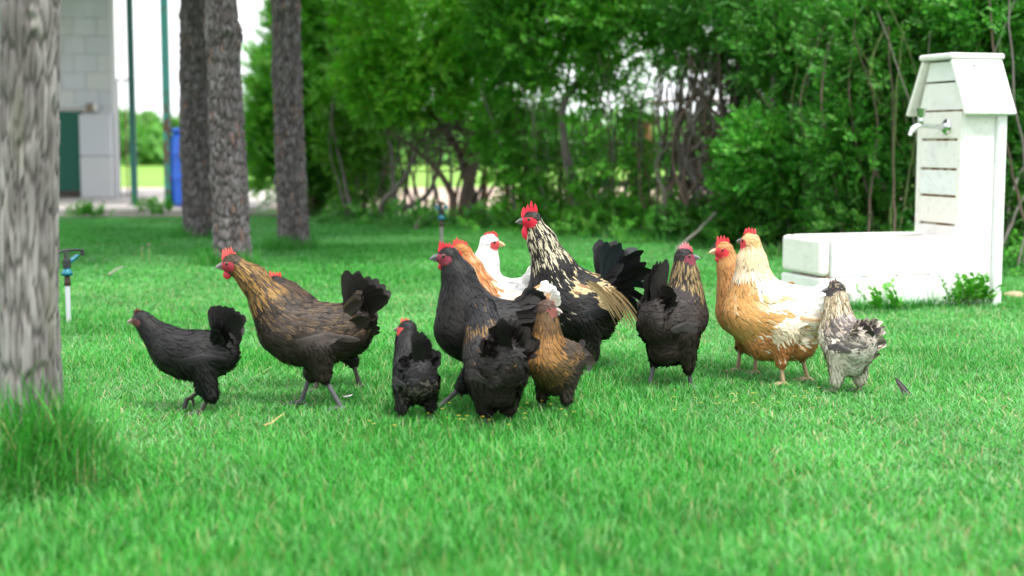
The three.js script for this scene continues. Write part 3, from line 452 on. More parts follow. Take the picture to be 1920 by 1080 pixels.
// undergrowth along the foot of the hedge
{
  const t = thing('hedge_weeds', 'rough weeds and uncut grass along the foot of the hedge', 'weeds', V()); t.userData.kind = 'stuff'; const R = seeded(77), a = [], b = [];
  for (let k = 0; k < 1500; k++) {
    const px = 600 + 1400 * R(), d = fenceLine(px) - 0.3 - 1.15 * R() * R() + 0.7 * (px < 900 ? R() * 0.6 : R()), p = foot(px, d); if (px > 1640 && d < 8.9) continue;
    a.push([p.x, 0, p.z, R() * 6.28, 1, 0.35 + 0.75 * R() * R(), [0.7 + 0.4 * R(), 0.85, 0.7]]);
    if (R() < 0.55) { const pl = [p.x, 0.03 + 0.1 * R(), p.z, 0, 0.7 + 0.6 * R(), undefined, [0.9, 1, 0.9]]; pl.q = new THREE.Quaternion().setFromEuler(new THREE.Euler(R() * 6, R() * 6, 0.5 + R())); b.push(pl); }
  }
  scatter('weed_blades', [211, 212, 213].map((s) => grassPatch(s, 34, 0.1, 0.06, 0.22, 0.007, 0.6, 0.04)), grassMat, a, t); scatter('weed_leaves', sprigs, leafMat, b, t);
}
// fence behind the hedge
{
  const t = thing('rail_fence', 'brown post and rail fence half hidden by hedge stems', 'fence', foot(1212, 14.6)), o = t.position, wood = coat(0.85), dk = std([0.035, 0.032, 0.034], 0.8), R = seeded(3);
  const bar = (name, a, b, r, m) => part(name, new MB().tube(smoothPath([a, a.clone().lerp(b, 0.5).add(V(0, 0.01, 0)), b], 8), Array(9).fill(r), 9, (q, s) => mix3([0.3, 0.13, 0.045], [0.15, 0.07, 0.035], fbm(q * 9, s, r * 90, 3))).geometry(), m, t);
  for (const [px, y, r, d] of [[1212, 230, 0.047, 14.6], [910, 250, 0.022, 15], [951, 230, 0.035, 15.2], [1562, 300, 0.045, 13]]) { const a = foot(px, d), b = at(px, y, d); a.y = -0.05; bar('fence_post', a.sub(o), b.sub(o), r, wood); }
  for (const [x0, y0, d0, x1, y1, d1, r, m] of [[1060, 272, 15.6, 1300, 272, 15.0, 0.032, dk], [1080, 345, 15.5, 1330, 348, 15.0, 0.028, dk], [1060, 342, 15.1, 1480, 338, 13.6, 0.012, wood], [1170, 194, 14.7, 1480, 186, 13.4, 0.012, wood]]) bar('rail', at(x0, y0, d0).sub(o), at(x1, y1, d1).sub(o), r, m);
}
// far side of the field
{
  const R = seeded(55), hedgerow = thing('distant_hedgerow', 'low green hedgerow across the field', 'hedgerow', V(0, 0, -52)), pl = []; hedgerow.userData.kind = 'stuff';
  const big = [61, 62].map((s) => sprig(s, 24, 0.5, 0.16, 0.1, [[0.12, 0.36, 0.05], [0.2, 0.5, 0.08]]));
  for (let k = 0; k < 5200; k++) { const q = [(R() - 0.5) * 56, 0.05 + 1.0 * R() * (0.75 + 0.5 * R()), (R() - 0.5) * 2.2, 0, 0.7 + 0.6 * R(), undefined, [1, 1, 1]]; q.q = new THREE.Quaternion().setFromEuler(new THREE.Euler(R() * 6, R() * 6, R() * 6)); pl.push(q); }
  scatter('leaves', big, leafMat, pl, hedgerow); hedgerow.children.forEach((c) => { c.userData.kind = 'stuff'; });
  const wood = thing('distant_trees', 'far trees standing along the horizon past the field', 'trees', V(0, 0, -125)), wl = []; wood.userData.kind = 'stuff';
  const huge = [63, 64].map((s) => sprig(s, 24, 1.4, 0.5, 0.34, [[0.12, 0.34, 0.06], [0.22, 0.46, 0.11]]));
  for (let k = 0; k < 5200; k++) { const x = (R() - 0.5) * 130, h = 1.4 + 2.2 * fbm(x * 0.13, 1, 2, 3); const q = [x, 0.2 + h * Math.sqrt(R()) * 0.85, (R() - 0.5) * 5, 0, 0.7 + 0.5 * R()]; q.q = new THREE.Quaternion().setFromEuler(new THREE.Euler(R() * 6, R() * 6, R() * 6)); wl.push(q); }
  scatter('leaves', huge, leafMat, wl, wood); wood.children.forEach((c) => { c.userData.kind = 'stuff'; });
}
// ---------------------------------------------------------------- chickens
const plumeMat = new THREE.MeshPhysicalMaterial({ vertexColors: true, roughness: 0.58, specularIntensity: 0.55, side: THREE.DoubleSide }), skinMat = coat(0.48), legMat = coat(0.6);
const A3 = (a) => V(a[0], a[1], a[2] ?? 0);
const smin = (a, b, k) => { const h = Math.max(k - Math.abs(a - b), 0) / k; return Math.min(a, b) - h * h * k * 0.25; };
function boneDistance(b, x, y, z) {
  const px = x - b.ax, py = y - b.ay, pz = (z - b.az) / b.zs, bz = (b.bz - b.az) / b.zs, t = clamp((px * b.dx + py * b.dy + pz * bz) * b.inv);
  const qx = px - b.dx * t, qy = py - b.dy * t, qz = pz - bz * t; return (Math.sqrt(qx * qx + qy * qy + qz * qz) - lerp(b.ra, b.rb, t)) * b.near;
}
function bone(region, a, b, ra, rb, zs = 1, k = 0.03) { const az = a[2] ?? 0, bz = b[2] ?? 0, dx = b[0] - a[0], dy = b[1] - a[1], dz = (bz - az) / zs, l = dx * dx + dy * dy + dz * dz; return { region, ax: a[0], ay: a[1], az, bx: b[0], by: b[1], bz, dx, dy, ra, rb, zs, k, inv: l > 1e-12 ? 1 / l : 0, near: zs < 0.7 ? 0.6 : 1, dir: V(dx, dy, bz - az).normalize() }; }
function surfaceNets(f, lo, hi, cell) {                              // one closed skin round the field's zero
  const nx = Math.ceil((hi.x - lo.x) / cell) + 1, ny = Math.ceil((hi.y - lo.y) / cell) + 1, nz = Math.ceil((hi.z - lo.z) / cell) + 1, val = new Float32Array(nx * ny * nz), id = new Int32Array(nx * ny * nz).fill(-1), at3 = (i, j, k) => (k * ny + j) * nx + i;
  for (let k = 0; k < nz; k++) for (let j = 0; j < ny; j++) for (let i = 0; i < nx; i++) val[at3(i, j, k)] = f(lo.x + i * cell, lo.y + j * cell, lo.z + k * cell);
  const verts = [], tris = [];
  for (let k = 0; k + 1 < nz; k++) for (let j = 0; j + 1 < ny; j++) for (let i = 0; i + 1 < nx; i++) {
    let n = 0, sx = 0, sy = 0, sz = 0; const c = [0, 1, 2, 3, 4, 5, 6, 7].map((q) => val[at3(i + (q & 1), j + ((q >> 1) & 1), k + (q >> 2))]);
    for (const [p, q] of EDGES) if ((c[p] < 0) !== (c[q] < 0)) { const t = c[p] / (c[p] - c[q]); n++; sx += lerp(p & 1, q & 1, t); sy += lerp((p >> 1) & 1, (q >> 1) & 1, t); sz += lerp(p >> 2, q >> 2, t); }
    if (n) { id[at3(i, j, k)] = verts.length; verts.push(V(lo.x + (i + sx / n) * cell, lo.y + (j + sy / n) * cell, lo.z + (k + sz / n) * cell)); }
  }
  const quad = (a, b, c, d, flip) => { if (Math.min(a, b, c, d) < 0) return; flip ? tris.push(a, c, b, a, d, c) : tris.push(a, b, c, a, c, d); };
  for (let k = 1; k + 1 < nz; k++) for (let j = 1; j + 1 < ny; j++) for (let i = 1; i + 1 < nx; i++) {
    const v = val[at3(i, j, k)] < 0;
    if (v !== (val[at3(i + 1, j, k)] < 0)) quad(id[at3(i, j - 1, k - 1)], id[at3(i, j, k - 1)], id[at3(i, j, k)], id[at3(i, j - 1, k)], !v);
    if (v !== (val[at3(i, j + 1, k)] < 0)) quad(id[at3(i - 1, j, k - 1)], id[at3(i - 1, j, k)], id[at3(i, j, k)], id[at3(i, j, k - 1)], !v);
    if (v !== (val[at3(i, j, k + 1)] < 0)) quad(id[at3(i - 1, j - 1, k)], id[at3(i, j - 1, k)], id[at3(i, j, k)], id[at3(i - 1, j, k)], !v);
  }
  return { verts, tris };
}
const EDGES = []; for (let p = 0; p < 8; p++) for (const q of [1, 2, 4]) if (!(p & q)) EDGES.push([p, p | q]);

// ---- how one feather is coloured: each returns (along 0..1, across -1..1) => rgb
const vary = (c, R, v) => { const k = (c[0] < 0.04 ? 0.66 : 1) * (1 + (R() - 0.5) * 2 * v); return [c[0] * k, c[1] * k, c[2] * k]; };
const plain = (c, v = 0.18) => (R) => { const a = vary(c, R, v), e = mix3(a, a.map((x) => x * 1.3 + 0.001), 0.4); return (t, s) => (s ? e : a); };
const laced = (mid, edge, tip = 0.5, v = 0.2) => (R) => { const m = vary(mid, R, v), e = vary(edge, R, v); return (t, s) => (s ? mix3(m, e, t < 0.2 ? 0.25 : 0.95) : mix3(m, e, t > 0.9 ? tip : 0)); };
const shafted = (mid, edge, v = 0.2) => (R) => { const m = vary(mid, R, v), e = vary(edge, R, v); return (t, s) => (s ? e : m); };
const flecked = (list, v = 0.2) => (R, p) => { let x = R(), k = 0; for (; k < list.length - 1; k++) { x -= list[k][0]; if (x < 0) break; } return list[k][1](R, p); };
const blend = (f, a, b) => (R, p) => { const w = clamp(f(p) + (R() - 0.5) * 0.35); return (R() < w ? b : a)(R, p); };

function chicken(o) {
  const J = { ...o.J }, { yaw } = o; for (const k of ['neckR', 'nbR', 'breastR', 'midR', 'rumpR', 'tailR']) J[k] = J[k] * 0.94 - 0.001; const P = ground(o.px, o.py), R = seeded(o.seed ?? Math.round(o.px * 7 + o.py)), t = thing(o.name ?? 'hen', o.label, o.category ?? 'hen', V(P.x, 0, P.z), yaw * Math.PI / 180, 'chickens walking on the lawn');
  const hr = J.hr, H = A3(J.head), hy = (o.headYaw ?? 0) * Math.PI / 180, hp = (o.headPitch ?? -4) * Math.PI / 180, hd = V(Math.cos(hy) * Math.cos(hp), Math.sin(hp), -Math.sin(hy) * Math.cos(hp)), hs = hd.clone().cross(V(0, 1, 0)).normalize(), hu = hs.clone().cross(hd).normalize();
  const hframe = new THREE.Matrix4().makeBasis(hd, hu, hs).setPosition(H), inHead = hframe.clone().invert(), zs = J.zs ?? 0.95;
  const snout = H.clone().addScaledVector(hd, hr * 0.75).addScaledVector(hu, -hr * 0.12).toArray(), nape = H.clone().addScaledVector(hd, -hr * 0.2).toArray();
  const B = [bone('head', J.head, nape, hr * 0.95, hr * 0.92, 1, 0.01), bone('head', J.head, snout, hr * 0.74, hr * 0.45, 1, 0.012),
    bone('neck', nape, J.neck, hr * 0.86, J.neckR, 0.95), bone('neck', J.neck, J.nb, J.neckR, J.nbR, 0.95), bone('breast', J.nb, J.breast, J.nbR, J.breastR, zs), bone('breast', J.breast, J.mid, J.breastR, J.midR, zs), bone('back', J.mid, J.rump, J.midR, J.rumpR, zs), bone('rump', J.rump, J.tail, J.rumpR, J.tailR, zs),
    o.bottom ? bone('belly', [J.breast[0] - 0.05, o.bottom + J.midR * 0.74], [J.rump[0] + 0.025, o.bottom + J.midR * 0.64], J.midR * 0.72, J.midR * 0.62, zs * 1.05) : bone('belly', [J.breast[0] - 0.03, J.mid[1] - J.midR * 0.3], [J.rump[0] + 0.01, J.rump[1] - J.rumpR * 0.4], J.midR * 0.66, J.rumpR * 0.75, zs),
    bone('back', [J.nb[0] - 0.02, J.nb[1] - 0.02], [J.rump[0], J.rump[1] + 0.01], J.nbR * 0.8, J.rumpR * 0.9, zs)];
  for (const l of o.legs) B.push(bone('thigh', [l.hip?.[0] ?? J.mid[0] - 0.015, l.hip?.[1] ?? J.mid[1] - J.midR * 0.35, l.hip?.[2] ?? Math.sign(l.hock[2]) * J.midR * 0.5], l.hock, J.midR * (o.thigh ?? 0.6), (o.hockR ?? 0.02), 1, 0.02));
  const wl = J.rump[0] - J.nb[0], wa = (s) => [J.nb[0] + wl * 0.2, J.breast[1] + J.breastR * 0.22, s * J.breastR * zs * 0.8], wb = (s) => [J.rump[0] - 0.3 * J.rumpR, J.rump[1] - J.rumpR * (o.wingDrop ?? 0.1), s * J.rumpR * zs * 0.76];
  const wings = [-1, 1].map((s) => bone('wing', wa(s), wb(s), J.midR * 0.56, J.midR * 0.3, 0.3, 0.012)); B.push(...wings);
  const F = (x, y, z) => { let d = 9; for (const b of B) d = smin(d, boneDistance(b, x, y, z), b.k); return d; };
  const grad = (p) => { const e = 0.0015; return V(F(p.x + e, p.y, p.z) - F(p.x - e, p.y, p.z), F(p.x, p.y + e, p.z) - F(p.x, p.y - e, p.z), F(p.x, p.y, p.z + e) - F(p.x, p.y, p.z - e)).normalize(); };
  const lo = V(9, 9, 9), hi = V(-9, -9, -9); for (const b of B) for (const e of [[b.ax, b.ay, b.az, b.ra], [b.bx, b.by, b.bz, b.rb]]) { lo.min(V(e[0] - e[3], e[1] - e[3], e[2] - e[3])); hi.max(V(e[0] + e[3], e[1] + e[3], e[2] + e[3])); } lo.subScalar(0.02); hi.addScalar(0.02);
  // body: trunk, neck and thighs as one skin, the head on a finer grid
  const face = (p) => { const q = p.clone().applyMatrix4(inHead); return { f: q.x / hr, u: q.y / hr, s: q.z / hr }; };
  const onFace = (p) => { const q = face(p), reach = o.faceReach ?? 0.1, a = (q.f - 0.75) / (0.85 + reach * 0.75), b = (q.u + 0.22) / (0.62 + reach * 0.18); return Math.abs(q.s) < 1.3 && q.f < 2.5 && a * a + b * b < 0.75 + 0.5 * noise3(q.f * 3.5 + o.px, q.u * 3.5, q.s * 3.5); };
  const regionOf = (p) => { let best = 9, r = ''; for (const b of B) { const d = boneDistance(b, p.x, p.y, p.z); if (d < best) { best = d; r = b.region; } } if (r === 'breast' || r === 'back' || (r === 'belly' && p.y > J.mid[1] - J.midR * 0.45)) { if (r === 'belly') r = p.x > J.breast[0] - 0.01 ? 'breast' : 'back'; if (p.y > J.mid[1] + J.midR * 0.35 && p.x < J.nb[0]) r = 'back'; else if (p.y < J.mid[1] - J.midR * 0.45 && p.x < J.breast[0] - 0.01) r = 'belly'; else if (r === 'back' && p.y < J.mid[1]) r = 'belly'; } return r; };
  const body = new MB(), add = (cell, lo, hi, keep) => {
    const { verts, tris } = surfaceNets(F, lo, hi, cell), n0 = body.count;
    for (const p of verts) { const g = grad(p); p.addScaledVector(g, -F(p.x, p.y, p.z)); const c = onFace(p) && keep(p) ? vary(o.face, R, 0.12) : (() => { const f = (o.coat[regionOf(p)] ?? o.coat.back)(R, p); return f(0.1, 0).map((x) => x * 0.8); })(); body.v(p, g, c); }
    for (let k = 0; k < tris.length; k += 3) body.tri(n0 + tris[k], n0 + tris[k + 1], n0 + tris[k + 2]);
  };
  add(0.009, lo, hi, () => true);
  const skull = hr * 1.9; add(hr * 0.13, H.clone().subScalar(skull), H.clone().addScalar(skull), () => true);
  part('body', body.geometry(), plumeMat, t);
  // small feathers laid over the skin, row on row from head to tail
  const plumage = new MB(), spec = { head: [0.012, 0.007, 0.0006, 12000, 0], neck: [0.034, 0.0052, 0.0018, 17500, 2], breast: [0.03, 0.0105, 0.0015, 10500, 2], back: [0.034, 0.0115, 0.0015, 10000, 2], wing: [0.034, 0.0125, 0.0012, 9000, 1], rump: [0.042, 0.0105, 0.003, 10000, 2], thigh: [0.03, 0.009, 0.006, 12000, 2], belly: [0.034, 0.0105, 0.007, 10500, 2], ...(o.feathers ?? {}) };
  const flow = (p) => { let dm = 9; const ds = B.map((b) => { const d = boneDistance(b, p.x, p.y, p.z); dm = Math.min(dm, d); return d; }), v = V(); B.forEach((b, i) => { if (b.region === 'head') return; const w = Math.exp(-(ds[i] - dm) / 0.014); if (b.region === 'breast' && p.y < J.breast[1] + 0.02) v.addScaledVector(V(-0.75, -0.55, 0), w); else v.addScaledVector(b.region === 'thigh' ? V(-0.35, -1, 0) : b.dir, w); }); return v.lengthSq() < 1e-6 ? V(-1, -0.2, 0) : v; };
  const WID = [[0.5, 1, 1, 0.55], [0.5, 1, 0.98, 0.5], [0.55, 1, 0.8, 0.08]], TT = [0, 0.42, 0.78, 1];
  function lay(mb, p, d, n, L, W, off, lift, type, col) {             // a feather that follows the skin
    const s = d.clone().cross(n).normalize(), rows = [];
    for (let r = 0; r < 4; r++) { const tt = TT[r], row = []; for (const q of [-1, 0, 1]) {
      const v = p.clone().addScaledVector(d, L * (tt - 0.12 * (q ? tt * 0.6 : 0))).addScaledVector(s, q * W * 0.5 * WID[type][r]); const f = F(v.x, v.y, v.z); v.addScaledVector(n, clamp(off + lift * tt * tt + (q ? 0 : W * 0.06) - f, -0.03, 0.03));
      const g = grad(v).lerp(n, 0.3).addScaledVector(s, q * 0.2).addScaledVector(d, -0.06).normalize(); row.push(mb.v(v, g, col(tt, q)));
    } rows.push(row); }
    for (let r = 0; r < 3; r++) for (let c = 0; c < 2; c++) { const [a, b, e, f] = [rows[r][c], rows[r][c + 1], rows[r + 1][c], rows[r + 1][c + 1]]; mb.tri(a, e, b); mb.tri(b, e, f); }
  }
  { const bp = body.p, idx = body.i, va = V(), vb = V(), vc = V(), get = (v, i) => v.set(bp[i * 3], bp[i * 3 + 1], bp[i * 3 + 2]);
    for (let k = 0; k < idx.length; k += 3) {
      get(va, idx[k]); get(vb, idx[k + 1]); get(vc, idx[k + 2]); const area = vb.clone().sub(va).cross(vc.clone().sub(va)).length() / 2, mid = va.clone().add(vb).add(vc).multiplyScalar(1 / 3), reg = regionOf(mid), sp2 = spec[reg], dens = sp2[3] * (o.dense ?? 1), fine = mid.distanceTo(H) < skull * 0.7 ? 0.5 : 1;
      let want = area * dens * fine; want = Math.floor(want) + (R() < want % 1 ? 1 : 0);
      while (want-- > 0) {
        const a = R(), b = R() * (1 - a), p = va.clone().multiplyScalar(1 - a - b).addScaledVector(vb, a).addScaledVector(vc, b); if (onFace(p)) continue;
        const n = grad(p), loose = reg === 'thigh' || reg === 'belly', d = reg === 'head' ? hd.clone().multiplyScalar(-1).addScaledVector(hu, -0.25) : flow(p).clone().normalize(); d.add(V(R() - 0.5, R() - 0.5, R() - 0.5).multiplyScalar(loose ? 0.75 : 0.28)); d.addScaledVector(n, -d.dot(n)).normalize();
        const k2 = (o.size ?? 1) * (0.75 + 0.5 * R());
        lay(plumage, p, d, n, sp2[0] * k2, sp2[1] * k2, 0.0008 + 0.0015 * R(), sp2[2] * (0.4 + 1.1 * R()), sp2[4], (o.coat[reg] ?? o.coat.back)(R, p));
      }
    } }
  const pm = part('plumage', plumage.geometry(), plumeMat, t); pm.userData.kind = 'stuff';
  // folded wings: rows of long flight feathers over the flank
  [-1, 1].forEach((s, w) => {
    const mb = new MB(), W = wings[w], a = A3(wa(s)), b = A3(wb(s)), L = a.distanceTo(b), ax = b.clone().sub(a).normalize();
    for (let k = 0; k < 11; k++) {
      const f = k / 10, root = a.clone().addScaledVector(ax, L * (0.16 + 0.46 * f)).add(V(0, -J.midR * (0.5 - 0.42 * f) * 0.92, 0)); for (let q = 0; q < 4; q++) { const g = grad(root); root.addScaledVector(V(0, 0, s), F(root.x, root.y, root.z) * -0.8); }
      const n = grad(root), d = ax.clone().add(V(0, 0.1 - 0.05 * f, 0)); d.addScaledVector(n, -d.dot(n)).normalize(); const len = L * (0.66 - 0.1 * f) * (0.95 + 0.1 * R()), s2 = d.clone().cross(n).normalize(), col = (o.coat.flight ?? o.coat.wing ?? o.coat.back)(R, root), width = 0.02 * (o.size ?? 1) * 1.05, rows = [];
      for (let r = 0; r <= 8; r++) { const tt = r / 8, row = [], wd = width * (r === 8 ? 0.3 : r === 7 ? 0.75 : r === 0 ? 0.5 : 1); for (const q of [-1, 0, 1]) { const v = root.clone().addScaledVector(d, len * tt).addScaledVector(s2, q * wd * 0.5); let g = n; for (let it = 0; it < 2; it++) { g = grad(v); v.addScaledVector(g, clamp(0.0022 + 0.0007 * k + (q ? 0 : 0.0008) - F(v.x, v.y, v.z), -0.02, 0.02)); } row.push(mb.v(v, g.clone().addScaledVector(s2, q * 0.22).normalize(), col(tt, q))); } rows.push(row); }
      for (let r = 0; r < 8; r++) for (let c = 0; c < 2; c++) { mb.tri(rows[r][c], rows[r + 1][c], rows[r][c + 1]); mb.tri(rows[r][c + 1], rows[r + 1][c], rows[r + 1][c + 1]); }
    }
    part('wing', mb.geometry(), plumeMat, t);
  });
  // long free feathers
  function plume(root, dir, bend, L, W, side, col, mb = new MB(), n = 9, round = true) {
    const rows = [], nn0 = side.clone().cross(dir).normalize();
    for (let r = 0; r <= n; r++) { const tt = r / n, c = root.clone().addScaledVector(dir, L * tt).addScaledVector(bend, L * tt * tt), tan = dir.clone().addScaledVector(bend, 2 * tt).normalize(), sd = side.clone().addScaledVector(tan, -side.dot(tan)).normalize(), nn = sd.clone().cross(tan).normalize(); const wd = W * 0.5 * (round ? Math.min(1, 0.3 + 2.4 * tt) * (tt > 0.8 ? Math.sqrt(Math.max(0.02, 1 - ((tt - 0.8) / 0.205) ** 2)) : 1) : Math.min(1, 0.5 + 2 * tt) * Math.pow(1 - tt * 0.97, 0.6));
      rows.push([-1, 0, 1].map((q) => { const rag = q ? 1 + (R() - 0.5) * 0.14 : 1; return mb.v(c.clone().addScaledVector(sd, q * wd * rag).addScaledVector(nn, q ? -wd * 0.16 : 0), nn.clone().addScaledVector(sd, q * 0.25).normalize(), col(tt, q)); })); }
    for (let r = 0; r < n; r++) for (let c = 0; c < 2; c++) { mb.tri(rows[r][c], rows[r + 1][c], rows[r][c + 1]); mb.tri(rows[r][c + 1], rows[r + 1][c], rows[r + 1][c + 1]); }
    return mb;
  }
  const T = o.tail, tb = A3(J.tail), ty = (T.yaw ?? 0) * Math.PI / 180, spin = (v) => v.applyAxisAngle(V(0, 1, 0), ty);
  for (let k = 0; k < T.n; k++) {
    const f = T.n > 1 ? (k >> 1) / ((T.n - 1) >> 1) : 0, s = k % 2 ? 1 : -1, a = lerp(T.a0, T.a1, f) * Math.PI / 180 + (R() - 0.5) * 0.08, z = s * (T.splay ?? 0.12) * (0.25 + 0.9 * f), dir = spin(V(-Math.cos(a), Math.sin(a), z).normalize()), side = spin(V(Math.sin(a), Math.cos(a), s * (T.tilt ?? 0.35)).normalize());
    part('tail_feather', plume(tb.clone().add(V(0.012 - 0.02 * f, -0.01, s * 0.006)), dir, spin(V(...(T.bend ?? [-0.06, -0.04, 0]))).multiplyScalar(0.6 + 0.8 * f), T.L * (1 - (T.shorten ?? 0.18) * f) * (0.94 + 0.12 * R()), T.W, side, (T.col ?? o.coat.tail ?? o.coat.back)(R, tb)).geometry(), plumeMat, t);
  }
  { const mb = new MB(), n = T.coverts ?? 46, am = (T.a0 * 0.35 + T.a1 * 0.65) * Math.PI / 180;
    for (let k = 0; k < n; k++) { const ring = R() * 6.283, back = R(), root = tb.clone().lerp(A3(J.rump), back * 0.75).add(V(0.006 - 0.01 * Math.cos(ring), Math.sin(ring) * lerp(0.014, J.rumpR * 0.75, back), Math.cos(ring) * lerp(0.016, J.rumpR * zs * 0.82, back))), a = am - 0.35 * back + 0.5 * Math.sin(ring) * (0.3 + 0.5 * back), dir = spin(V(-Math.cos(a), Math.sin(a), Math.cos(ring) * (T.fluff ?? 0.3)).normalize()), side = spin(V(Math.sin(a), Math.cos(a), T.face ? (R() < 0.5 ? -1 : 1) * T.face : 1.2 * Math.sin(ring) * (R() < 0.5 ? 1 : 0.4)).normalize());
      plume(root, dir, spin(V(-0.08, -0.22, 0.12 * Math.cos(ring))), (T.covertL ?? T.L * 0.55) * (0.7 + 0.6 * R()), T.W * (0.75 + 0.35 * R()), side, (o.coat.covert ?? o.coat.rump)(R, root), mb, 5); }
    part('tail_coverts', mb.geometry(), plumeMat, t).userData.kind = 'stuff'; }
  for (const e of o.extra ?? []) { const mb = new MB(); e.make(mb, plume, R); part(e.name, mb.geometry(), plumeMat, t).userData.kind = 'stuff'; }
  // head furniture, in the head's own axes (x forward, y up, z right) then set on the head
  const put = (name, g, mat, parent = t) => { g.applyMatrix4(hframe); return part(name, g, mat, parent); };
  const C = o.comb, cs = new THREE.Shape(), n = C.n, cl = C.len * hr, ch = C.h * hr, f0 = (C.fwd ?? 0.75) * hr; cs.moveTo(f0, hr * 0.1); cs.quadraticCurveTo(f0 + ch * 0.12, hr * 0.9, f0 - cl * 0.04, hr * 0.95 + ch * 0.3);
  for (let k = 0; k < n; k++) { const u0 = (k + 0.02) / n, um = (k + 0.6) / n, u1 = (k + 1) / n, pk = ch * (0.55 + 0.55 * Math.sin(Math.PI * clamp(um * 0.85 + 0.12))) * (0.68 + 0.6 * R()), vy = hr * 0.85 + ch * 0.36; cs.lineTo(f0 - cl * (u0 + 0.3 / n), hr * 0.9 + pk * 0.7); cs.lineTo(f0 - cl * um, hr * 0.85 + pk); cs.lineTo(f0 - cl * (um + 0.16 / n), hr * 0.88 + pk * 0.72); if (k < n - 1) cs.lineTo(f0 - cl * u1, vy); }
  cs.quadraticCurveTo(f0 - cl * 1.08, hr * 1.0, f0 - cl * 0.8, hr * 0.55); cs.lineTo(f0, hr * 0.1);
  const cg = new THREE.ExtrudeGeometry(cs, { depth: hr * 0.1, bevelEnabled: true, bevelThickness: hr * 0.07, bevelSize: hr * 0.06, bevelSegments: 2, steps: 1 }); cg.translate(0, 0, -hr * 0.05);
  { const p = cg.attributes.position, col = []; for (let i = 0; i < p.count; i++) { const y = p.getY(i) - hr * 0.7; p.setZ(i, p.getZ(i) + (C.flop ?? 0.12) * y * Math.sin(p.getX(i) * 2.2 / hr + o.px) + (C.lean ?? 0) * y); col.push(...(mix3(o.combColor, C.tip ?? o.combColor.map((x) => x * 1.15), clamp(y / ch)).map((x) => x * (0.85 + 0.3 * noise3(p.getX(i) * 400, p.getY(i) * 400, o.px))))); } cg.setAttribute('color', new THREE.Float32BufferAttribute(col, 3)); cg.computeVertexNormals(); }
  put('comb', cg, skinMat);
  const paint = (g, c) => { const a = []; for (let i = 0; i < g.attributes.position.count; i++) a.push(...c); g.setAttribute('color', new THREE.Float32BufferAttribute(a, 3)); return g; };
  if (o.wattle) for (const s of [-1, 1]) { const g = new THREE.SphereGeometry(1, 16, 12), p = g.attributes.position; for (let i = 0; i < p.count; i++) { const y = p.getY(i), k = y > 0 ? 1 - 0.5 * y : 1; p.setXYZ(i, p.getX(i) * k * hr * 0.5 * Math.min(1.2, o.wattle), y * hr * 0.62 * o.wattle, p.getZ(i) * k * hr * 0.2); } g.computeVertexNormals(); g.rotateX(s * 0.12); g.translate(hr * 0.72, -hr * (0.55 + 0.5 * o.wattle), s * hr * 0.26); put('wattle', paint(g, o.wattleColor ?? o.combColor), skinMat); }
  { const bm = new MB(), c = o.beak ?? [0.08, 0.075, 0.07], tip = c.map((x) => x * 1.9 + 0.03), up = [[1.0, 0.08, 0.42], [1.35, 0.08, 0.33], [1.7, 0.0, 0.22], [2.02, -0.16, 0.08]].map(([x, y, r]) => [V(x * hr, y * hr, 0), r * hr]), dn = [[1.0, -0.24, 0.32], [1.35, -0.26, 0.22], [1.75, -0.24, 0.08]].map(([x, y, r]) => [V(x * hr, y * hr, 0), r * hr]);
    for (const q of [up, dn]) bm.tube(q.map((e) => e[0]), q.map((e) => e[1]), 10, (tt) => mix3(c, tip, tt)); put('beak', bm.geometry(), legMat); }
  for (const s of [-1, 1]) { const eye = put('eye', paint(new THREE.SphereGeometry(hr * 0.24, 14, 10).scale(1, 1, 0.7).translate(hr * 0.36, hr * 0.2, s * hr * 0.96), o.iris ?? [0.16, 0.07, 0.02]), new THREE.MeshStandardMaterial({ vertexColors: true, roughness: 0.12 })); put('pupil', paint(new THREE.SphereGeometry(hr * 0.17, 12, 8).scale(1, 1, 0.6).translate(hr * 0.37, hr * 0.2, s * hr * 1.07), [0.006, 0.006, 0.006]), new THREE.MeshStandardMaterial({ vertexColors: true, roughness: 0.1 }), eye); }
  // legs: scaly shank, three toes forward, one back, claws
  for (const l of o.legs) {
    const mb = new MB(), hk = A3(l.hock), ft = V(l.foot[0], l.foot[1] + 0.012, l.foot[2]), k = o.legSize ?? 1, up = hk.clone().lerp(ft, -0.25), scale = (tt, a) => vary(mix3(o.leg, o.legDark ?? o.leg.map((x) => x * 0.6), (Math.sin(tt * 42) * 0.5 + 0.5) * 0.5), R, 0.12);
    mb.tube([up, hk, hk.clone().lerp(ft, 0.12), hk.clone().lerp(ft, 0.5), hk.clone().lerp(ft, 0.9), ft], [0.009, 0.0105, 0.0085, 0.0072, 0.008, 0.0095].map((x) => x * k), 10, scale);
    const head = (l.turn ?? 0) * Math.PI / 180, curl = l.curl ?? 0;
    for (const [a, len] of [[0.5, 0.042], [0, 0.052], [-0.5, 0.042], [Math.PI + 0.2, 0.022]]) { const d = V(Math.cos(a + head), 0, -Math.sin(a + head)), L = len * k, q = (f, y) => ft.clone().addScaledVector(d, L * f * (1 - curl * 0.6 * f)).add(V(0, y - curl * L * 0.9 * f * f, 0)); mb.tube([ft, q(0.35, 0.002), q(0.7, -0.004), q(1, -0.007)], [0.0075, 0.0065, 0.0055, 0.0045].map((x) => x * k), 7, scale); mb.tube([q(0.98, -0.006), q(1.15, -0.005), q(1.3, -0.01)], [0.0035, 0.0025, 0.0006].map((x) => x * k), 5, [0.03, 0.027, 0.025]); }
    part('leg', mb.geometry(), legMat, t);
  }
  return t;
}
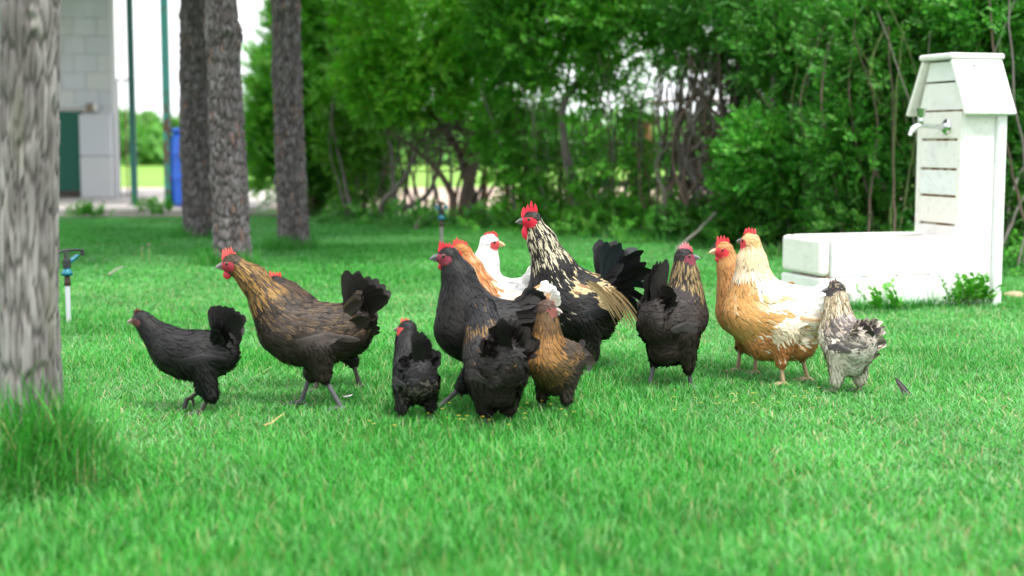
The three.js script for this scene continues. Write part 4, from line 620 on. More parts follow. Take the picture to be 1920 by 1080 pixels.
const BLACK = [0.011, 0.0098, 0.0105], SOOT = [0.021, 0.0165, 0.0158], UMBER = [0.036, 0.0255, 0.021], GOLD = [0.3, 0.165, 0.045], STRAW = [0.46, 0.36, 0.19], RUST = [0.33, 0.115, 0.03], BUFF = [0.46, 0.24, 0.085], CREAM = [0.66, 0.55, 0.4], WHITE = [0.74, 0.73, 0.71], GREY = [0.05, 0.045, 0.05], RED = [0.52, 0.02, 0.028], PINK = [0.6, 0.07, 0.08], DUSK = [0.1, 0.025, 0.03], SLATE = [0.115, 0.11, 0.125], HORN = [0.38, 0.26, 0.16];
const all = (s, more = {}) => ({ head: s, neck: s, breast: s, back: s, wing: s, rump: s, thigh: s, belly: s, tail: s, covert: s, ...more });
const legs2 = (a, b) => [a, b];

chicken({ label: 'small black pullet with upright tail striding along on the far left', px: 375, py: 776, yaw: 178, headPitch: -6, size: 0.8,
  J: { head: [0.178, 0.296], hr: 0.0225, neck: [0.146, 0.262], neckR: 0.033, nb: [0.108, 0.228], nbR: 0.05, breast: [0.08, 0.199], breastR: 0.067, mid: [0, 0.185], midR: 0.075, rump: [-0.064, 0.195], rumpR: 0.058, tail: [-0.085, 0.232], tailR: 0.034 },
  legs: legs2({ hock: [-0.045, 0.07, -0.042], foot: [-0.012, 0, -0.042] }, { hock: [0.0, 0.075, 0.04], foot: [0.04, 0.03, 0.04], curl: 0.8 }), thigh: 0.66, hockR: 0.024, legSize: 0.85,
  coat: all(plain(BLACK), { wing: plain([0.014, 0.013, 0.0145]), neck: plain([0.012, 0.0115, 0.012]) }), tail: { n: 12, a0: 102, a1: 68, L: 0.128, W: 0.04, splay: 0.2, tilt: 0.3, bend: [-0.06, -0.02, 0], coverts: 60, fluff: 0.4, covertL: 0.075 },
  comb: { len: 1.30, h: 0.65, n: 4, fwd: 0.9 }, combColor: [0.1, 0.018, 0.02], face: [0.1, 0.035, 0.038], leg: [0.06, 0.045, 0.045], beak: [0.14, 0.11, 0.09] });

chicken({ label: 'large brown hen with golden streaked neck and red comb, striding', px: 610, py: 767, yaw: 180, headPitch: -8,
  J: { head: [0.289, 0.463], hr: 0.0265, neck: [0.222, 0.415], neckR: 0.043, nb: [0.163, 0.33], nbR: 0.066, breast: [0.13, 0.255], breastR: 0.08, mid: [0.03, 0.232], midR: 0.094, rump: [-0.065, 0.255], rumpR: 0.076, tail: [-0.1, 0.3], tailR: 0.046 },
  legs: legs2({ hock: [0.0, 0.118, -0.05], foot: [-0.058, 0, -0.05] }, { hock: [0.05, 0.11, 0.045], foot: [0.085, 0, 0.045] }), thigh: 0.68, hockR: 0.024,
  coat: all(plain(UMBER), { head: plain([0.05, 0.035, 0.02]), neck: flecked([[0.36, plain([0.05, 0.032, 0.018])], [0.3, shafted([0.1, 0.055, 0.02], [0.26, 0.145, 0.045])], [1, shafted([0.22, 0.12, 0.035], [0.33, 0.185, 0.05])]]), breast: blend((p) => smooth(0.24, 0.33, p.y), plain(UMBER), flecked([[0.6, laced(UMBER, [0.16, 0.1, 0.05])], [1, plain(UMBER)]])), back: flecked([[0.55, shafted(UMBER, [0.13, 0.085, 0.045])], [1, plain(UMBER)]]), wing: flecked([[0.45, shafted([0.036, 0.027, 0.021], [0.13, 0.085, 0.05])], [1, plain([0.045, 0.034, 0.028])]]), rump: flecked([[0.25, shafted(UMBER, [0.1, 0.065, 0.04])], [1, plain(UMBER)]]), flight: laced([0.04, 0.03, 0.026], [0.085, 0.066, 0.06]), tail: plain([0.014, 0.011, 0.01]), covert: flecked([[0.3, shafted(UMBER, [0.1, 0.07, 0.045])], [1, plain([0.03, 0.022, 0.018])]]) }),
  tail: { n: 12, a0: 96, a1: 46, L: 0.155, W: 0.042, splay: 0.3, tilt: 0.25, coverts: 60, fluff: 0.32, covertL: 0.085 }, comb: { len: 1.69, h: 1.05, n: 5, fwd: 1.0, tip: [0.62, 0.1, 0.09] }, combColor: [0.58, 0.04, 0.05], wattle: 1.0, wattleColor: [0.6, 0.035, 0.06], face: [0.3, 0.03, 0.045], faceReach: 0.55, leg: SLATE, beak: [0.1, 0.09, 0.085] });

chicken({ label: 'dark hen almost wholly hidden behind the golden necked hen', px: 604, py: 735, yaw: 182, size: 0.9,
  J: { head: [0.152, 0.368], hr: 0.025, neck: [0.11, 0.338], neckR: 0.038, nb: [0.07, 0.288], nbR: 0.055, breast: [0.07, 0.22], breastR: 0.075, mid: [-0.02, 0.205], midR: 0.085, rump: [-0.1, 0.205], rumpR: 0.07, tail: [-0.125, 0.235], tailR: 0.04 },
  legs: legs2({ hock: [-0.1, 0.1, 0.05], foot: [-0.125, 0, 0.05] }, { hock: [0.0, 0.1, -0.05], foot: [0.02, 0, -0.05] }), coat: all(plain(SOOT), { neck: shafted(SOOT, [0.1, 0.05, 0.02]) }), tail: { n: 8, a0: 70, a1: 40, L: 0.08, W: 0.04, splay: 0.2 }, comb: { len: 1.69, h: 0.94, n: 4, fwd: 0.8 }, combColor: [0.6, 0.06, 0.05], wattle: 0.7, face: RED, leg: [0.1, 0.08, 0.075] });

chicken({ label: 'small grey black pullet seen from behind with pointed tail', px: 779, py: 795, bottom: 0.084, yaw: 108, headYaw: 62, size: 0.72,
  J: { head: [0.105, 0.277], hr: 0.0205, neck: [0.1, 0.235], neckR: 0.033, nb: [0.075, 0.19], nbR: 0.045, breast: [0.055, 0.15], breastR: 0.058, mid: [0, 0.138], midR: 0.068, rump: [-0.055, 0.148], rumpR: 0.058, tail: [-0.078, 0.182], tailR: 0.03, zs: 0.88 },
  legs: legs2({ hock: [-0.02, 0.055, -0.048], foot: [-0.02, 0, -0.05] }, { hock: [-0.01, 0.05, 0.045], foot: [-0.01, 0, 0.045] }), hockR: 0.017, thigh: 0.58, legSize: 0.95,
  coat: all(plain([0.022, 0.02, 0.022]), { head: plain([0.02, 0.018, 0.021]), neck: plain([0.024, 0.021, 0.024]), wing: laced([0.03, 0.028, 0.033], [0.055, 0.052, 0.06]), flight: laced([0.03, 0.028, 0.03], [0.06, 0.055, 0.06]), belly: blend((p) => smooth(0.0, -0.05, p.x) * 0.6, plain([0.02, 0.018, 0.018]), plain([0.11, 0.095, 0.08])), thigh: flecked([[0.12, plain([0.09, 0.07, 0.06])], [1, plain([0.02, 0.017, 0.018])]]), tail: plain(BLACK), covert: plain([0.012, 0.011, 0.012]) }),
  tail: { n: 8, a0: 97, a1: 78, L: 0.125, W: 0.034, splay: 0.1, tilt: 1.6, face: 2, coverts: 40, fluff: 0.55, covertL: 0.05 }, comb: { len: 1.30, h: 0.82, n: 4, fwd: 0.8, tip: [0.65, 0.1, 0.08] }, combColor: [0.6, 0.05, 0.05], face: [0.4, 0.05, 0.045], wattle: 0.5, leg: [0.16, 0.12, 0.11] });

chicken({ label: 'tall upright black hen with red face stretching one leg forward', px: 890, py: 768, yaw: 181, headPitch: -2,
  J: { head: [0.085, 0.487], hr: 0.0275, neck: [0.05, 0.425], neckR: 0.05, nb: [0.035, 0.34], nbR: 0.078, breast: [0.03, 0.262], breastR: 0.096, mid: [-0.035, 0.245], midR: 0.1, rump: [-0.11, 0.265], rumpR: 0.077, tail: [-0.145, 0.29], tailR: 0.046 },
  legs: legs2({ hock: [0.04, 0.082, -0.05], foot: [0.112, 0.006, -0.055] }, { hock: [-0.05, 0.1, 0.05], foot: [-0.04, 0, 0.05] }), hockR: 0.019, thigh: 0.55, wingDrop: 0.5,
  coat: all(plain([0.0115, 0.0105, 0.0115]), { breast: plain([0.014, 0.012, 0.0115]), belly: plain([0.019, 0.015, 0.0135]), wing: flecked([[0.2, shafted(SOOT, [0.06, 0.045, 0.03])], [1, plain([0.017, 0.0145, 0.0135])]]), flight: laced([0.018, 0.015, 0.014], [0.05, 0.04, 0.034]), rump: plain([0.016, 0.014, 0.014]), covert: plain([0.02, 0.016, 0.016]) }),
  tail: { n: 12, a0: 66, a1: 22, L: 0.125, W: 0.042, splay: 0.25, coverts: 60, fluff: 0.35, covertL: 0.085 }, comb: { len: 1.76, h: 0.94, n: 5, fwd: 0.95 }, combColor: [0.55, 0.02, 0.04], wattle: 0.8, wattleColor: [0.55, 0.02, 0.045], face: [0.2, 0.03, 0.05], faceReach: 0.45, leg: [0.09, 0.085, 0.09], beak: [0.06, 0.06, 0.065] });

chicken({ label: 'rusty orange hen with white tail just behind the tall black hen', px: 925, py: 729, yaw: 180,
  J: { head: [0.112, 0.472], hr: 0.0265, neck: [0.085, 0.415], neckR: 0.045, nb: [0.05, 0.33], nbR: 0.068, breast: [0.04, 0.25], breastR: 0.085, mid: [-0.04, 0.235], midR: 0.088, rump: [-0.12, 0.255], rumpR: 0.07, tail: [-0.155, 0.29], tailR: 0.042, zs: 0.85 },
  legs: legs2({ hock: [-0.04, 0.1, -0.045], foot: [-0.03, 0, -0.045] }, { hock: [-0.03, 0.1, 0.045], foot: [0.0, 0, 0.045] }),
  coat: all(flecked([[0.3, laced(RUST, CREAM)], [1, plain(RUST)]]), { head: plain([0.36, 0.13, 0.035]), neck: flecked([[0.34, shafted([0.6, 0.42, 0.25], RUST)], [1, laced(RUST, [0.42, 0.17, 0.05])]]), back: flecked([[0.5, laced([0.45, 0.22, 0.09], WHITE)], [1, plain(CREAM)]]), wing: flecked([[0.5, laced([0.45, 0.22, 0.09], WHITE)], [1, plain([0.6, 0.42, 0.25])]]), rump: flecked([[0.4, laced([0.5, 0.28, 0.12], WHITE)], [1, plain(CREAM)]]), tail: plain(WHITE, 0.08), covert: flecked([[0.3, plain([0.6, 0.36, 0.17])], [1, plain([0.72, 0.67, 0.6], 0.08)]]) }),
  tail: { n: 12, a0: 66, a1: 34, L: 0.1, W: 0.036, splay: 0.4, coverts: 70, fluff: 0.5, covertL: 0.075 }, comb: { len: 1.84, h: 0.87, n: 5, fwd: 0.9 }, combColor: [0.6, 0.035, 0.035], wattle: 0.8, face: RED, leg: HORN });

chicken({ label: 'white hen looking back over her shoulder towards the fountain side', px: 938, py: 692, yaw: 178, headYaw: -168, headPitch: -6,
  J: { head: [0.037, 0.474], hr: 0.0275, neck: [0.052, 0.405], neckR: 0.044, nb: [0.058, 0.325], nbR: 0.06, breast: [0.055, 0.25], breastR: 0.082, mid: [-0.01, 0.235], midR: 0.09, rump: [-0.08, 0.26], rumpR: 0.07, tail: [-0.1, 0.305], tailR: 0.042, zs: 0.9 },
  legs: legs2({ hock: [-0.02, 0.1, -0.045], foot: [0.0, 0, -0.045] }, { hock: [-0.02, 0.1, 0.045], foot: [-0.03, 0, 0.045] }),
  coat: all(plain(WHITE, 0.05)), tail: { n: 12, a0: 72, a1: 45, L: 0.105, W: 0.038, splay: 0.25, coverts: 46, covertL: 0.07 }, comb: { len: 1.76, h: 0.82, n: 5, fwd: 0.85 }, combColor: [0.5, 0.03, 0.04], wattle: 0.75, face: [0.5, 0.06, 0.07], faceReach: 0.1, leg: HORN, beak: [0.4, 0.26, 0.13] });

const saddle = { name: 'saddle_hackles', make(mb, plume, R) { for (const s of [-1, 1]) for (let k = 0; k < 42; k++) { const f = R(), root = V(lerp(-0.02, -0.125, f), lerp(0.355, 0.33, f) - 0.02 * R(), s * lerp(0.035, 0.07, R())), c = vary(mix3(STRAW, [0.42, 0.29, 0.13], R()), R, 0.2); plume(root, V(-0.6, -0.35 + 0.15 * R(), s * 0.5).normalize(), V(-0.05, -0.6 - 0.25 * R(), 0.02 * s), 0.095 + 0.045 * R(), 0.0095, V(0.25, 0.85, s * -0.15), (t, q) => (q ? c : mix3(c, [0.06, 0.045, 0.03], 0.5)), mb, 7, false); } } };
const cape = { name: 'neck_hackles', make(mb, plume, R) { for (let k = 0; k < 400; k++) { const a = R() * 6.283, f = R(), c0 = V(lerp(0.155, 0.1, f), lerp(0.545, 0.39, f), 0), rad = lerp(0.028, 0.072, f), n = V(Math.cos(a), 0.15, Math.sin(a)), root = c0.clone().add(V(Math.cos(a) * rad, 0, Math.sin(a) * rad * 0.95)); if (Math.cos(a) > 0.75) continue; const pale = vary(mix3([0.6, 0.5, 0.31], [0.7, 0.64, 0.5], R()), R, 0.18), dk = noise3(a * 8, f * 1.2, 3) < 0.5; plume(root, V(-0.36 + 0.1 * Math.cos(a), -1, 0.2 * Math.sin(a)).normalize(), V(-0.1 + 0.14 * Math.cos(a), 0.12, 0.12 * Math.sin(a)), 0.085 + 0.035 * R(), 0.0105, V(-Math.sin(a), 0, Math.cos(a)), (t, q) => (dk ? (q ? [0.02, 0.018, 0.018] : BLACK) : q ? pale : mix3(pale, [0.02, 0.018, 0.018], t < 0.15 ? 0.1 : 0.35)), mb, 6, false); } } };
const sickles = { name: 'sickle_feathers', make(mb, plume, R) { for (const s of [-1, 1]) { const list = [[106, 0.25, 0.05, -0.26, -0.1], [96, 0.245, 0.05, -0.34, -0.16], [82, 0.245, 0.046, -0.4, -0.3], [66, 0.21, 0.042, -0.3, -0.45], [46, 0.19, 0.036, -0.2, -0.65], [24, 0.17, 0.034, -0.1, -0.85], [4, 0.16, 0.03, 0.05, -0.9], [-14, 0.15, 0.03, 0.1, -0.7]]; list.forEach(([a, L, W, bx, by]) => { const r = (a + R() * 8) * Math.PI / 180, g = R() < 0.4 ? [0.012, 0.022, 0.024] : [0.0105, 0.0105, 0.0115]; plume(V(-0.125, 0.3, s * 0.018), V(-Math.cos(r), Math.sin(r), s * (0.06 + 0.16 * R())), V(bx, by, s * 0.05), L * 0.92, W, V(Math.sin(r), Math.cos(r), s * 0.3), plain(g)(R), mb, 10); }); } } };
chicken({ name: 'rooster', category: 'rooster', label: 'large rooster with pale striped neck cape and glossy black tail', px: 1080, py: 702, bottom: 0.120, yaw: 187, headPitch: -4, extra: [saddle, cape, sickles],
  J: { head: [0.168, 0.566], hr: 0.0275, neck: [0.128, 0.49], neckR: 0.05, nb: [0.085, 0.385], nbR: 0.078, breast: [0.088, 0.27], breastR: 0.1, mid: [0.0, 0.245], midR: 0.112, rump: [-0.09, 0.27], rumpR: 0.085, tail: [-0.125, 0.31], tailR: 0.05 },
  legs: legs2({ hock: [-0.045, 0.085, -0.05], foot: [-0.04, 0, -0.05] }, { hock: [0.02, 0.09, 0.05], foot: [0.03, 0, 0.05] }), thigh: 0.62, hockR: 0.03, legSize: 1.2, wingDrop: 0.35, belly: 0.1,
  coat: all(plain([0.0125, 0.011, 0.0115]), { head: plain([0.03, 0.025, 0.02]), neck: flecked([[0.6, plain([0.014, 0.012, 0.012])], [1, plain([0.45, 0.4, 0.28])]]), breast: flecked([[0.05, plain([0.2, 0.18, 0.14])], [1, plain([0.0125, 0.011, 0.0115])]]), wing: (R, p) => (p.y + 0.35 * (fbm(p.x * 30, p.y * 30, 2, 2) - 0.5) * 0.1 > 0.268 && p.x < 0.045 && p.x > -0.085 ? flecked([[0.85, plain(STRAW, 0.2)], [1, plain([0.22, 0.11, 0.05])]]) : plain([0.011, 0.013, 0.0145]))(R, p), back: blend((p) => smooth(-0.02, -0.07, p.x) * 0.8, plain([0.012, 0.0115, 0.012]), plain([0.42, 0.32, 0.17])), rump: shafted([0.3, 0.23, 0.12], STRAW), flight: plain([0.0105, 0.0125, 0.014]), belly: plain([0.017, 0.0145, 0.0135]), thigh: plain([0.014, 0.012, 0.012]), tail: plain([0.0105, 0.0105, 0.0115]), covert: plain([0.0105, 0.0115, 0.0125]) }), feathers: { belly: [0.046, 0.012, 0.012, 9000, 2] },
  tail: { n: 14, a0: 100, a1: 42, L: 0.19, W: 0.042, splay: 0.2, bend: [-0.12, -0.08, 0], coverts: 40, covertL: 0.1 }, comb: { len: 2.05, h: 1.33, n: 4, fwd: 1.1, flop: 0.06 }, combColor: [0.56, 0.01, 0.035], wattle: 1.75, wattleColor: [0.58, 0.012, 0.045], face: [0.5, 0.015, 0.035], faceReach: 0.6, leg: [0.2, 0.19, 0.19], beak: [0.05, 0.05, 0.05] });

chicken({ label: 'dark hen from behind with gold flecked collar and head out of sight', px: 927, py: 800, bottom: 0.062, yaw: 114, headPitch: -30,
  J: { head: [0.15, 0.325], hr: 0.026, neck: [0.105, 0.335], neckR: 0.044, nb: [0.07, 0.27], nbR: 0.062, breast: [0.055, 0.205], breastR: 0.082, mid: [0, 0.185], midR: 0.094, rump: [-0.075, 0.2], rumpR: 0.078, tail: [-0.11, 0.235], tailR: 0.042, zs: 0.84 },
  legs: legs2({ hock: [0.0, 0.06, -0.03], foot: [0.0, 0, -0.03] }, { hock: [-0.02, 0.06, 0.035], foot: [-0.01, 0, 0.035] }), hockR: 0.024, wingDrop: 0.5,
  coat: all(plain(SOOT), { head: plain([0.018, 0.018, 0.021]), neck: blend((p) => smooth(0.32, 0.295, p.y), plain([0.019, 0.018, 0.021]), flecked([[0.6, shafted([0.26, 0.15, 0.05], [0.03, 0.022, 0.018])], [1, plain([0.026, 0.021, 0.019])]])), back: blend((p) => smooth(0.25, 0.27, p.y) * smooth(-0.01, 0.02, p.x), plain([0.03, 0.025, 0.025]), flecked([[0.55, shafted([0.26, 0.15, 0.05], [0.03, 0.022, 0.018])], [1, plain([0.026, 0.021, 0.019])]])), breast: blend((p) => smooth(0.25, 0.27, p.y), plain([0.027, 0.022, 0.021]), flecked([[0.55, shafted([0.26, 0.15, 0.05], [0.03, 0.022, 0.018])], [1, plain([0.026, 0.021, 0.019])]])), wing: laced([0.026, 0.0215, 0.0215], [0.05, 0.042, 0.042]), flight: laced([0.026, 0.022, 0.021], [0.055, 0.046, 0.043]), belly: plain([0.034, 0.025, 0.022]), thigh: plain([0.03, 0.023, 0.021]), rump: plain([0.024, 0.019, 0.0185]), tail: plain([0.015, 0.0125, 0.012]), covert: plain([0.026, 0.0205, 0.0195]) }),
  tail: { n: 10, a0: 98, a1: 64, L: 0.115, W: 0.042, splay: 0.3, tilt: 1.0, face: 1.3, coverts: 64, fluff: 0.5, covertL: 0.07 }, comb: { len: 1.56, h: 0.70, n: 4 }, combColor: RED, face: [0.2, 0.03, 0.04], leg: SLATE });

chicken({ label: 'small golden brown pullet facing the camera with her head turned aside', px: 1040, py: 780, bottom: 0.072, yaw: -124, headYaw: 112, headPitch: -8, size: 0.85,
  J: { head: [0.04, 0.338], hr: 0.0225, neck: [0.045, 0.288], neckR: 0.034, nb: [0.045, 0.232], nbR: 0.05, breast: [0.045, 0.18], breastR: 0.067, mid: [0, 0.165], midR: 0.074, rump: [-0.07, 0.165], rumpR: 0.056, tail: [-0.11, 0.168], tailR: 0.03, zs: 0.9 },
  legs: legs2({ hock: [0.0, 0.06, -0.042], foot: [0.0, 0, -0.042] }, { hock: [0.01, 0.06, 0.042], foot: [0.015, 0, 0.042] }), hockR: 0.017, thigh: 0.52, legSize: 0.9,
  coat: all(laced([0.09, 0.05, 0.02], [0.035, 0.022, 0.014]), { head: plain([0.075, 0.042, 0.03]), neck: blend((p) => smooth(0.3, 0.24, p.y), shafted([0.04, 0.025, 0.014], [0.16, 0.085, 0.025]), laced([0.3, 0.145, 0.04], [0.13, 0.062, 0.02])), breast: blend((p) => smooth(0.17, 0.21, p.y), laced([0.13, 0.075, 0.028], [0.045, 0.03, 0.018], 0.9), laced([0.29, 0.145, 0.042], [0.12, 0.06, 0.02], 0.6)), wing: laced([0.06, 0.04, 0.025], [0.03, 0.022, 0.018]), belly: laced([0.06, 0.043, 0.024], [0.028, 0.022, 0.016]), thigh: plain([0.034, 0.025, 0.018]), flight: plain([0.03, 0.023, 0.019]), tail: plain([0.022, 0.017, 0.015]), covert: plain([0.035, 0.025, 0.019]) }),
  tail: { n: 8, a0: 30, a1: 6, L: 0.11, W: 0.03, splay: 0.2, coverts: 26, covertL: 0.06 }, comb: { len: 1.30, h: 0.41, n: 4 }, combColor: [0.2, 0.03, 0.03], face: [0.16, 0.05, 0.04], leg: [0.05, 0.045, 0.042], beak: [0.2, 0.17, 0.15] });

chicken({ label: 'dark brown hen with streaked neck and tall black tail facing away', px: 1262, py: 731, bottom: 0.092, yaw: 52, headYaw: -48, headPitch: 0,
  J: { head: [0.068, 0.452], hr: 0.0265, neck: [0.07, 0.395], neckR: 0.046, nb: [0.07, 0.325], nbR: 0.064, breast: [0.07, 0.25], breastR: 0.085, mid: [0, 0.235], midR: 0.098, rump: [-0.085, 0.245], rumpR: 0.08, tail: [-0.118, 0.285], tailR: 0.045, zs: 0.92 },
  legs: legs2({ hock: [-0.03, 0.1, -0.055], foot: [-0.06, 0, -0.06] }, { hock: [0.01, 0.085, 0.055], foot: [0.025, 0, 0.055] }), hockR: 0.018, thigh: 0.58,
  coat: all(plain(SOOT), { head: plain([0.025, 0.018, 0.02]), neck: flecked([[0.5, plain([0.028, 0.02, 0.015])], [1, shafted([0.18, 0.12, 0.05], [0.3, 0.21, 0.1])]]), breast: plain([0.03, 0.023, 0.022]), back: flecked([[0.3, laced([0.034, 0.027, 0.026], [0.07, 0.055, 0.045])], [1, plain([0.035, 0.027, 0.026])]]), wing: flecked([[0.25, laced([0.034, 0.027, 0.026], [0.075, 0.06, 0.05])], [1, plain([0.036, 0.028, 0.027])]]), belly: plain([0.034, 0.023, 0.019]), thigh: plain([0.036, 0.024, 0.02]), rump: plain([0.022, 0.016, 0.0145]), flight: laced([0.03, 0.025, 0.026], [0.05, 0.045, 0.045]), tail: plain([0.0095, 0.0085, 0.0085]), covert: plain([0.017, 0.013, 0.012]) }),
  tail: { n: 12, a0: 103, a1: 84, L: 0.185, W: 0.048, splay: 0.08, tilt: 0.2, coverts: 60, fluff: 0.35, covertL: 0.07, shorten: 0.28 }, comb: { len: 1.62, h: 0.94, n: 5, fwd: 0.9, tip: [0.7, 0.22, 0.25] }, combColor: [0.5, 0.03, 0.06], wattle: 0.8, wattleColor: [0.5, 0.025, 0.06], face: [0.16, 0.025, 0.045], faceReach: 0.4, leg: [0.1, 0.095, 0.1], beak: [0.08, 0.08, 0.085] });

chicken({ label: 'orange hen with bright red face half hidden by the buff hen', px: 1402, py: 702, bottom: 0.075, yaw: 186, headPitch: -4,
  J: { head: [0.098, 0.455], hr: 0.0265, neck: [0.072, 0.39], neckR: 0.044, nb: [0.05, 0.315], nbR: 0.066, breast: [0.035, 0.235], breastR: 0.085, mid: [-0.03, 0.215], midR: 0.092, rump: [-0.1, 0.23], rumpR: 0.07, tail: [-0.13, 0.27], tailR: 0.042, zs: 0.85 },
  legs: legs2({ hock: [-0.02, 0.1, -0.03], foot: [-0.02, 0, -0.03] }, { hock: [0.02, 0.1, 0.03], foot: [0.03, 0, 0.03] }), hockR: 0.018, thigh: 0.6,
  coat: all(laced([0.32, 0.13, 0.038], [0.4, 0.19, 0.065]), { head: plain([0.42, 0.2, 0.07]), neck: shafted([0.5, 0.26, 0.1], [0.34, 0.14, 0.04]), belly: plain([0.25, 0.1, 0.032]), thigh: plain([0.23, 0.085, 0.028]) }), tail: { n: 8, a0: 60, a1: 35, L: 0.09, W: 0.036, splay: 0.2 }, comb: { len: 1.76, h: 1.11, n: 4, fwd: 0.9 }, combColor: [0.6, 0.025, 0.04], wattle: 0.95, wattleColor: [0.62, 0.03, 0.05], face: [0.55, 0.035, 0.05], faceReach: 0.55, leg: HORN, beak: [0.3, 0.2, 0.12], iris: [0.4, 0.15, 0.03] });

chicken({ label: 'big buff and white hen with pale neck and head turned away', px: 1455, py: 721, bottom: 0.088, yaw: 179, headYaw: -42, headPitch: 4,
  J: { head: [0.1, 0.5], hr: 0.0275, neck: [0.092, 0.432], neckR: 0.05, nb: [0.085, 0.345], nbR: 0.075, breast: [0.098, 0.25], breastR: 0.093, mid: [0.0, 0.235], midR: 0.104, rump: [-0.1, 0.252], rumpR: 0.085, tail: [-0.155, 0.295], tailR: 0.047 },
  legs: legs2({ hock: [-0.005, 0.092, -0.055], foot: [-0.016, 0, -0.055] }, { hock: [-0.095, 0.1, 0.05], foot: [-0.12, 0, 0.05] }), hockR: 0.019, thigh: 0.6,
  coat: all(laced(BUFF, CREAM), { head: plain([0.6, 0.38, 0.17]), neck: blend((p) => smooth(0.47, 0.37, p.y), shafted([0.62, 0.42, 0.22], [0.7, 0.56, 0.38]), shafted([0.6, 0.42, 0.27], [0.72, 0.66, 0.55])), breast: blend((p) => smooth(0.26, 0.31, p.y) * smooth(0.12, 0.07, p.x), laced([0.46, 0.22, 0.065], [0.56, 0.32, 0.13]), laced([0.55, 0.32, 0.13], [0.66, 0.5, 0.3])), back: plain([0.73, 0.68, 0.6], 0.08), wing: blend((p) => smooth(0.2, 0.225, p.y), plain([0.7, 0.64, 0.55], 0.08), blend((p) => smooth(0.3, 0.33, p.y), flecked([[0.45, laced([0.52, 0.29, 0.11], [0.64, 0.46, 0.27])], [0.3, plain([0.6, 0.41, 0.22])], [1, laced([0.6, 0.4, 0.2], [0.7, 0.6, 0.46])]]), plain([0.7, 0.61, 0.48], 0.1))), flight: flecked([[0.35, laced([0.58, 0.36, 0.18], [0.7, 0.6, 0.48])], [1, plain([0.72, 0.66, 0.57], 0.06)]]), rump: plain([0.74, 0.7, 0.63], 0.07), belly: blend((p) => smooth(0.05, -0.0, p.x) * smooth(0.12, 0.17, p.y), plain([0.4, 0.17, 0.06]), flecked([[0.5, plain([0.7, 0.62, 0.52], 0.08)], [0.3, plain([0.66, 0.5, 0.32])], [1, plain([0.6, 0.4, 0.2])]])), thigh: blend((p) => smooth(0.14, 0.19, p.y), plain([0.36, 0.14, 0.05]), plain([0.68, 0.56, 0.42])), tail: plain(WHITE, 0.07), covert: flecked([[0.35, plain([0.6, 0.37, 0.17])], [1, plain(WHITE, 0.08)]]) }),
  tail: { n: 12, a0: 50, a1: 22, L: 0.105, W: 0.042, splay: 0.35, coverts: 60, covertL: 0.08 }, comb: { len: 1.62, h: 1.11, n: 4, fwd: 0.9 }, combColor: [0.58, 0.04, 0.05], wattle: 0.9, face: [0.5, 0.04, 0.05], faceReach: 0.3, leg: [0.46, 0.32, 0.19], legDark: [0.32, 0.22, 0.13] });

chicken({ label: 'small grey and cream pullet with dark face beside the buff hen', px: 1584, py: 738, bottom: 0.066, yaw: 116, headYaw: 60, headPitch: -3, size: 0.8,
  J: { head: [0.062, 0.347], hr: 0.0235, neck: [0.055, 0.298], neckR: 0.038, nb: [0.045, 0.245], nbR: 0.052, breast: [0.045, 0.19], breastR: 0.066, mid: [0, 0.17], midR: 0.078, rump: [-0.062, 0.175], rumpR: 0.064, tail: [-0.085, 0.2], tailR: 0.036, zs: 0.9 },
  legs: legs2({ hock: [-0.01, 0.05, -0.045], foot: [0, 0, -0.045] }, { hock: [-0.02, 0.05, 0.045], foot: [-0.02, 0, 0.045] }), hockR: 0.02, thigh: 0.54, legSize: 0.85,
  coat: all(shafted([0.12, 0.1, 0.095], [0.42, 0.35, 0.28]), { head: shafted([0.035, 0.03, 0.032], [0.3, 0.24, 0.15]), neck: flecked([[0.5, shafted([0.05, 0.04, 0.035], [0.5, 0.38, 0.22])], [1, shafted([0.5, 0.42, 0.3], [0.62, 0.53, 0.38])]]), breast: plain([0.66, 0.6, 0.5], 0.1), back: flecked([[0.5, shafted([0.1, 0.085, 0.085], [0.2, 0.17, 0.16])], [1, shafted([0.44, 0.38, 0.32], [0.2, 0.17, 0.16])]]), wing: flecked([[0.55, plain([0.1, 0.085, 0.085])], [1, shafted([0.3, 0.25, 0.21], [0.42, 0.35, 0.28])]]), flight: laced([0.07, 0.06, 0.065], [0.16, 0.135, 0.13]), rump: shafted([0.16, 0.135, 0.12], [0.6, 0.53, 0.44]), belly: flecked([[0.25, plain([0.4, 0.36, 0.31])], [1, plain([0.62, 0.58, 0.52], 0.12)]]), thigh: plain([0.56, 0.5, 0.42], 0.12), tail: plain([0.045, 0.038, 0.038]), covert: flecked([[0.45, shafted([0.07, 0.06, 0.058], [0.34, 0.28, 0.23])], [1, shafted([0.2, 0.17, 0.15], [0.62, 0.56, 0.48])]]) }),
  tail: { n: 8, a0: 88, a1: 50, L: 0.075, W: 0.03, splay: 0.3, tilt: 0.8, face: 1, yaw: 25, coverts: 60, fluff: 0.4, covertL: 0.055 }, comb: { len: 1.43, h: 0.65, n: 4, fwd: 0.85 }, combColor: [0.1, 0.045, 0.06], face: [0.045, 0.035, 0.042], faceReach: 0.35, leg: [0.3, 0.25, 0.2], beak: [0.06, 0.06, 0.065] });
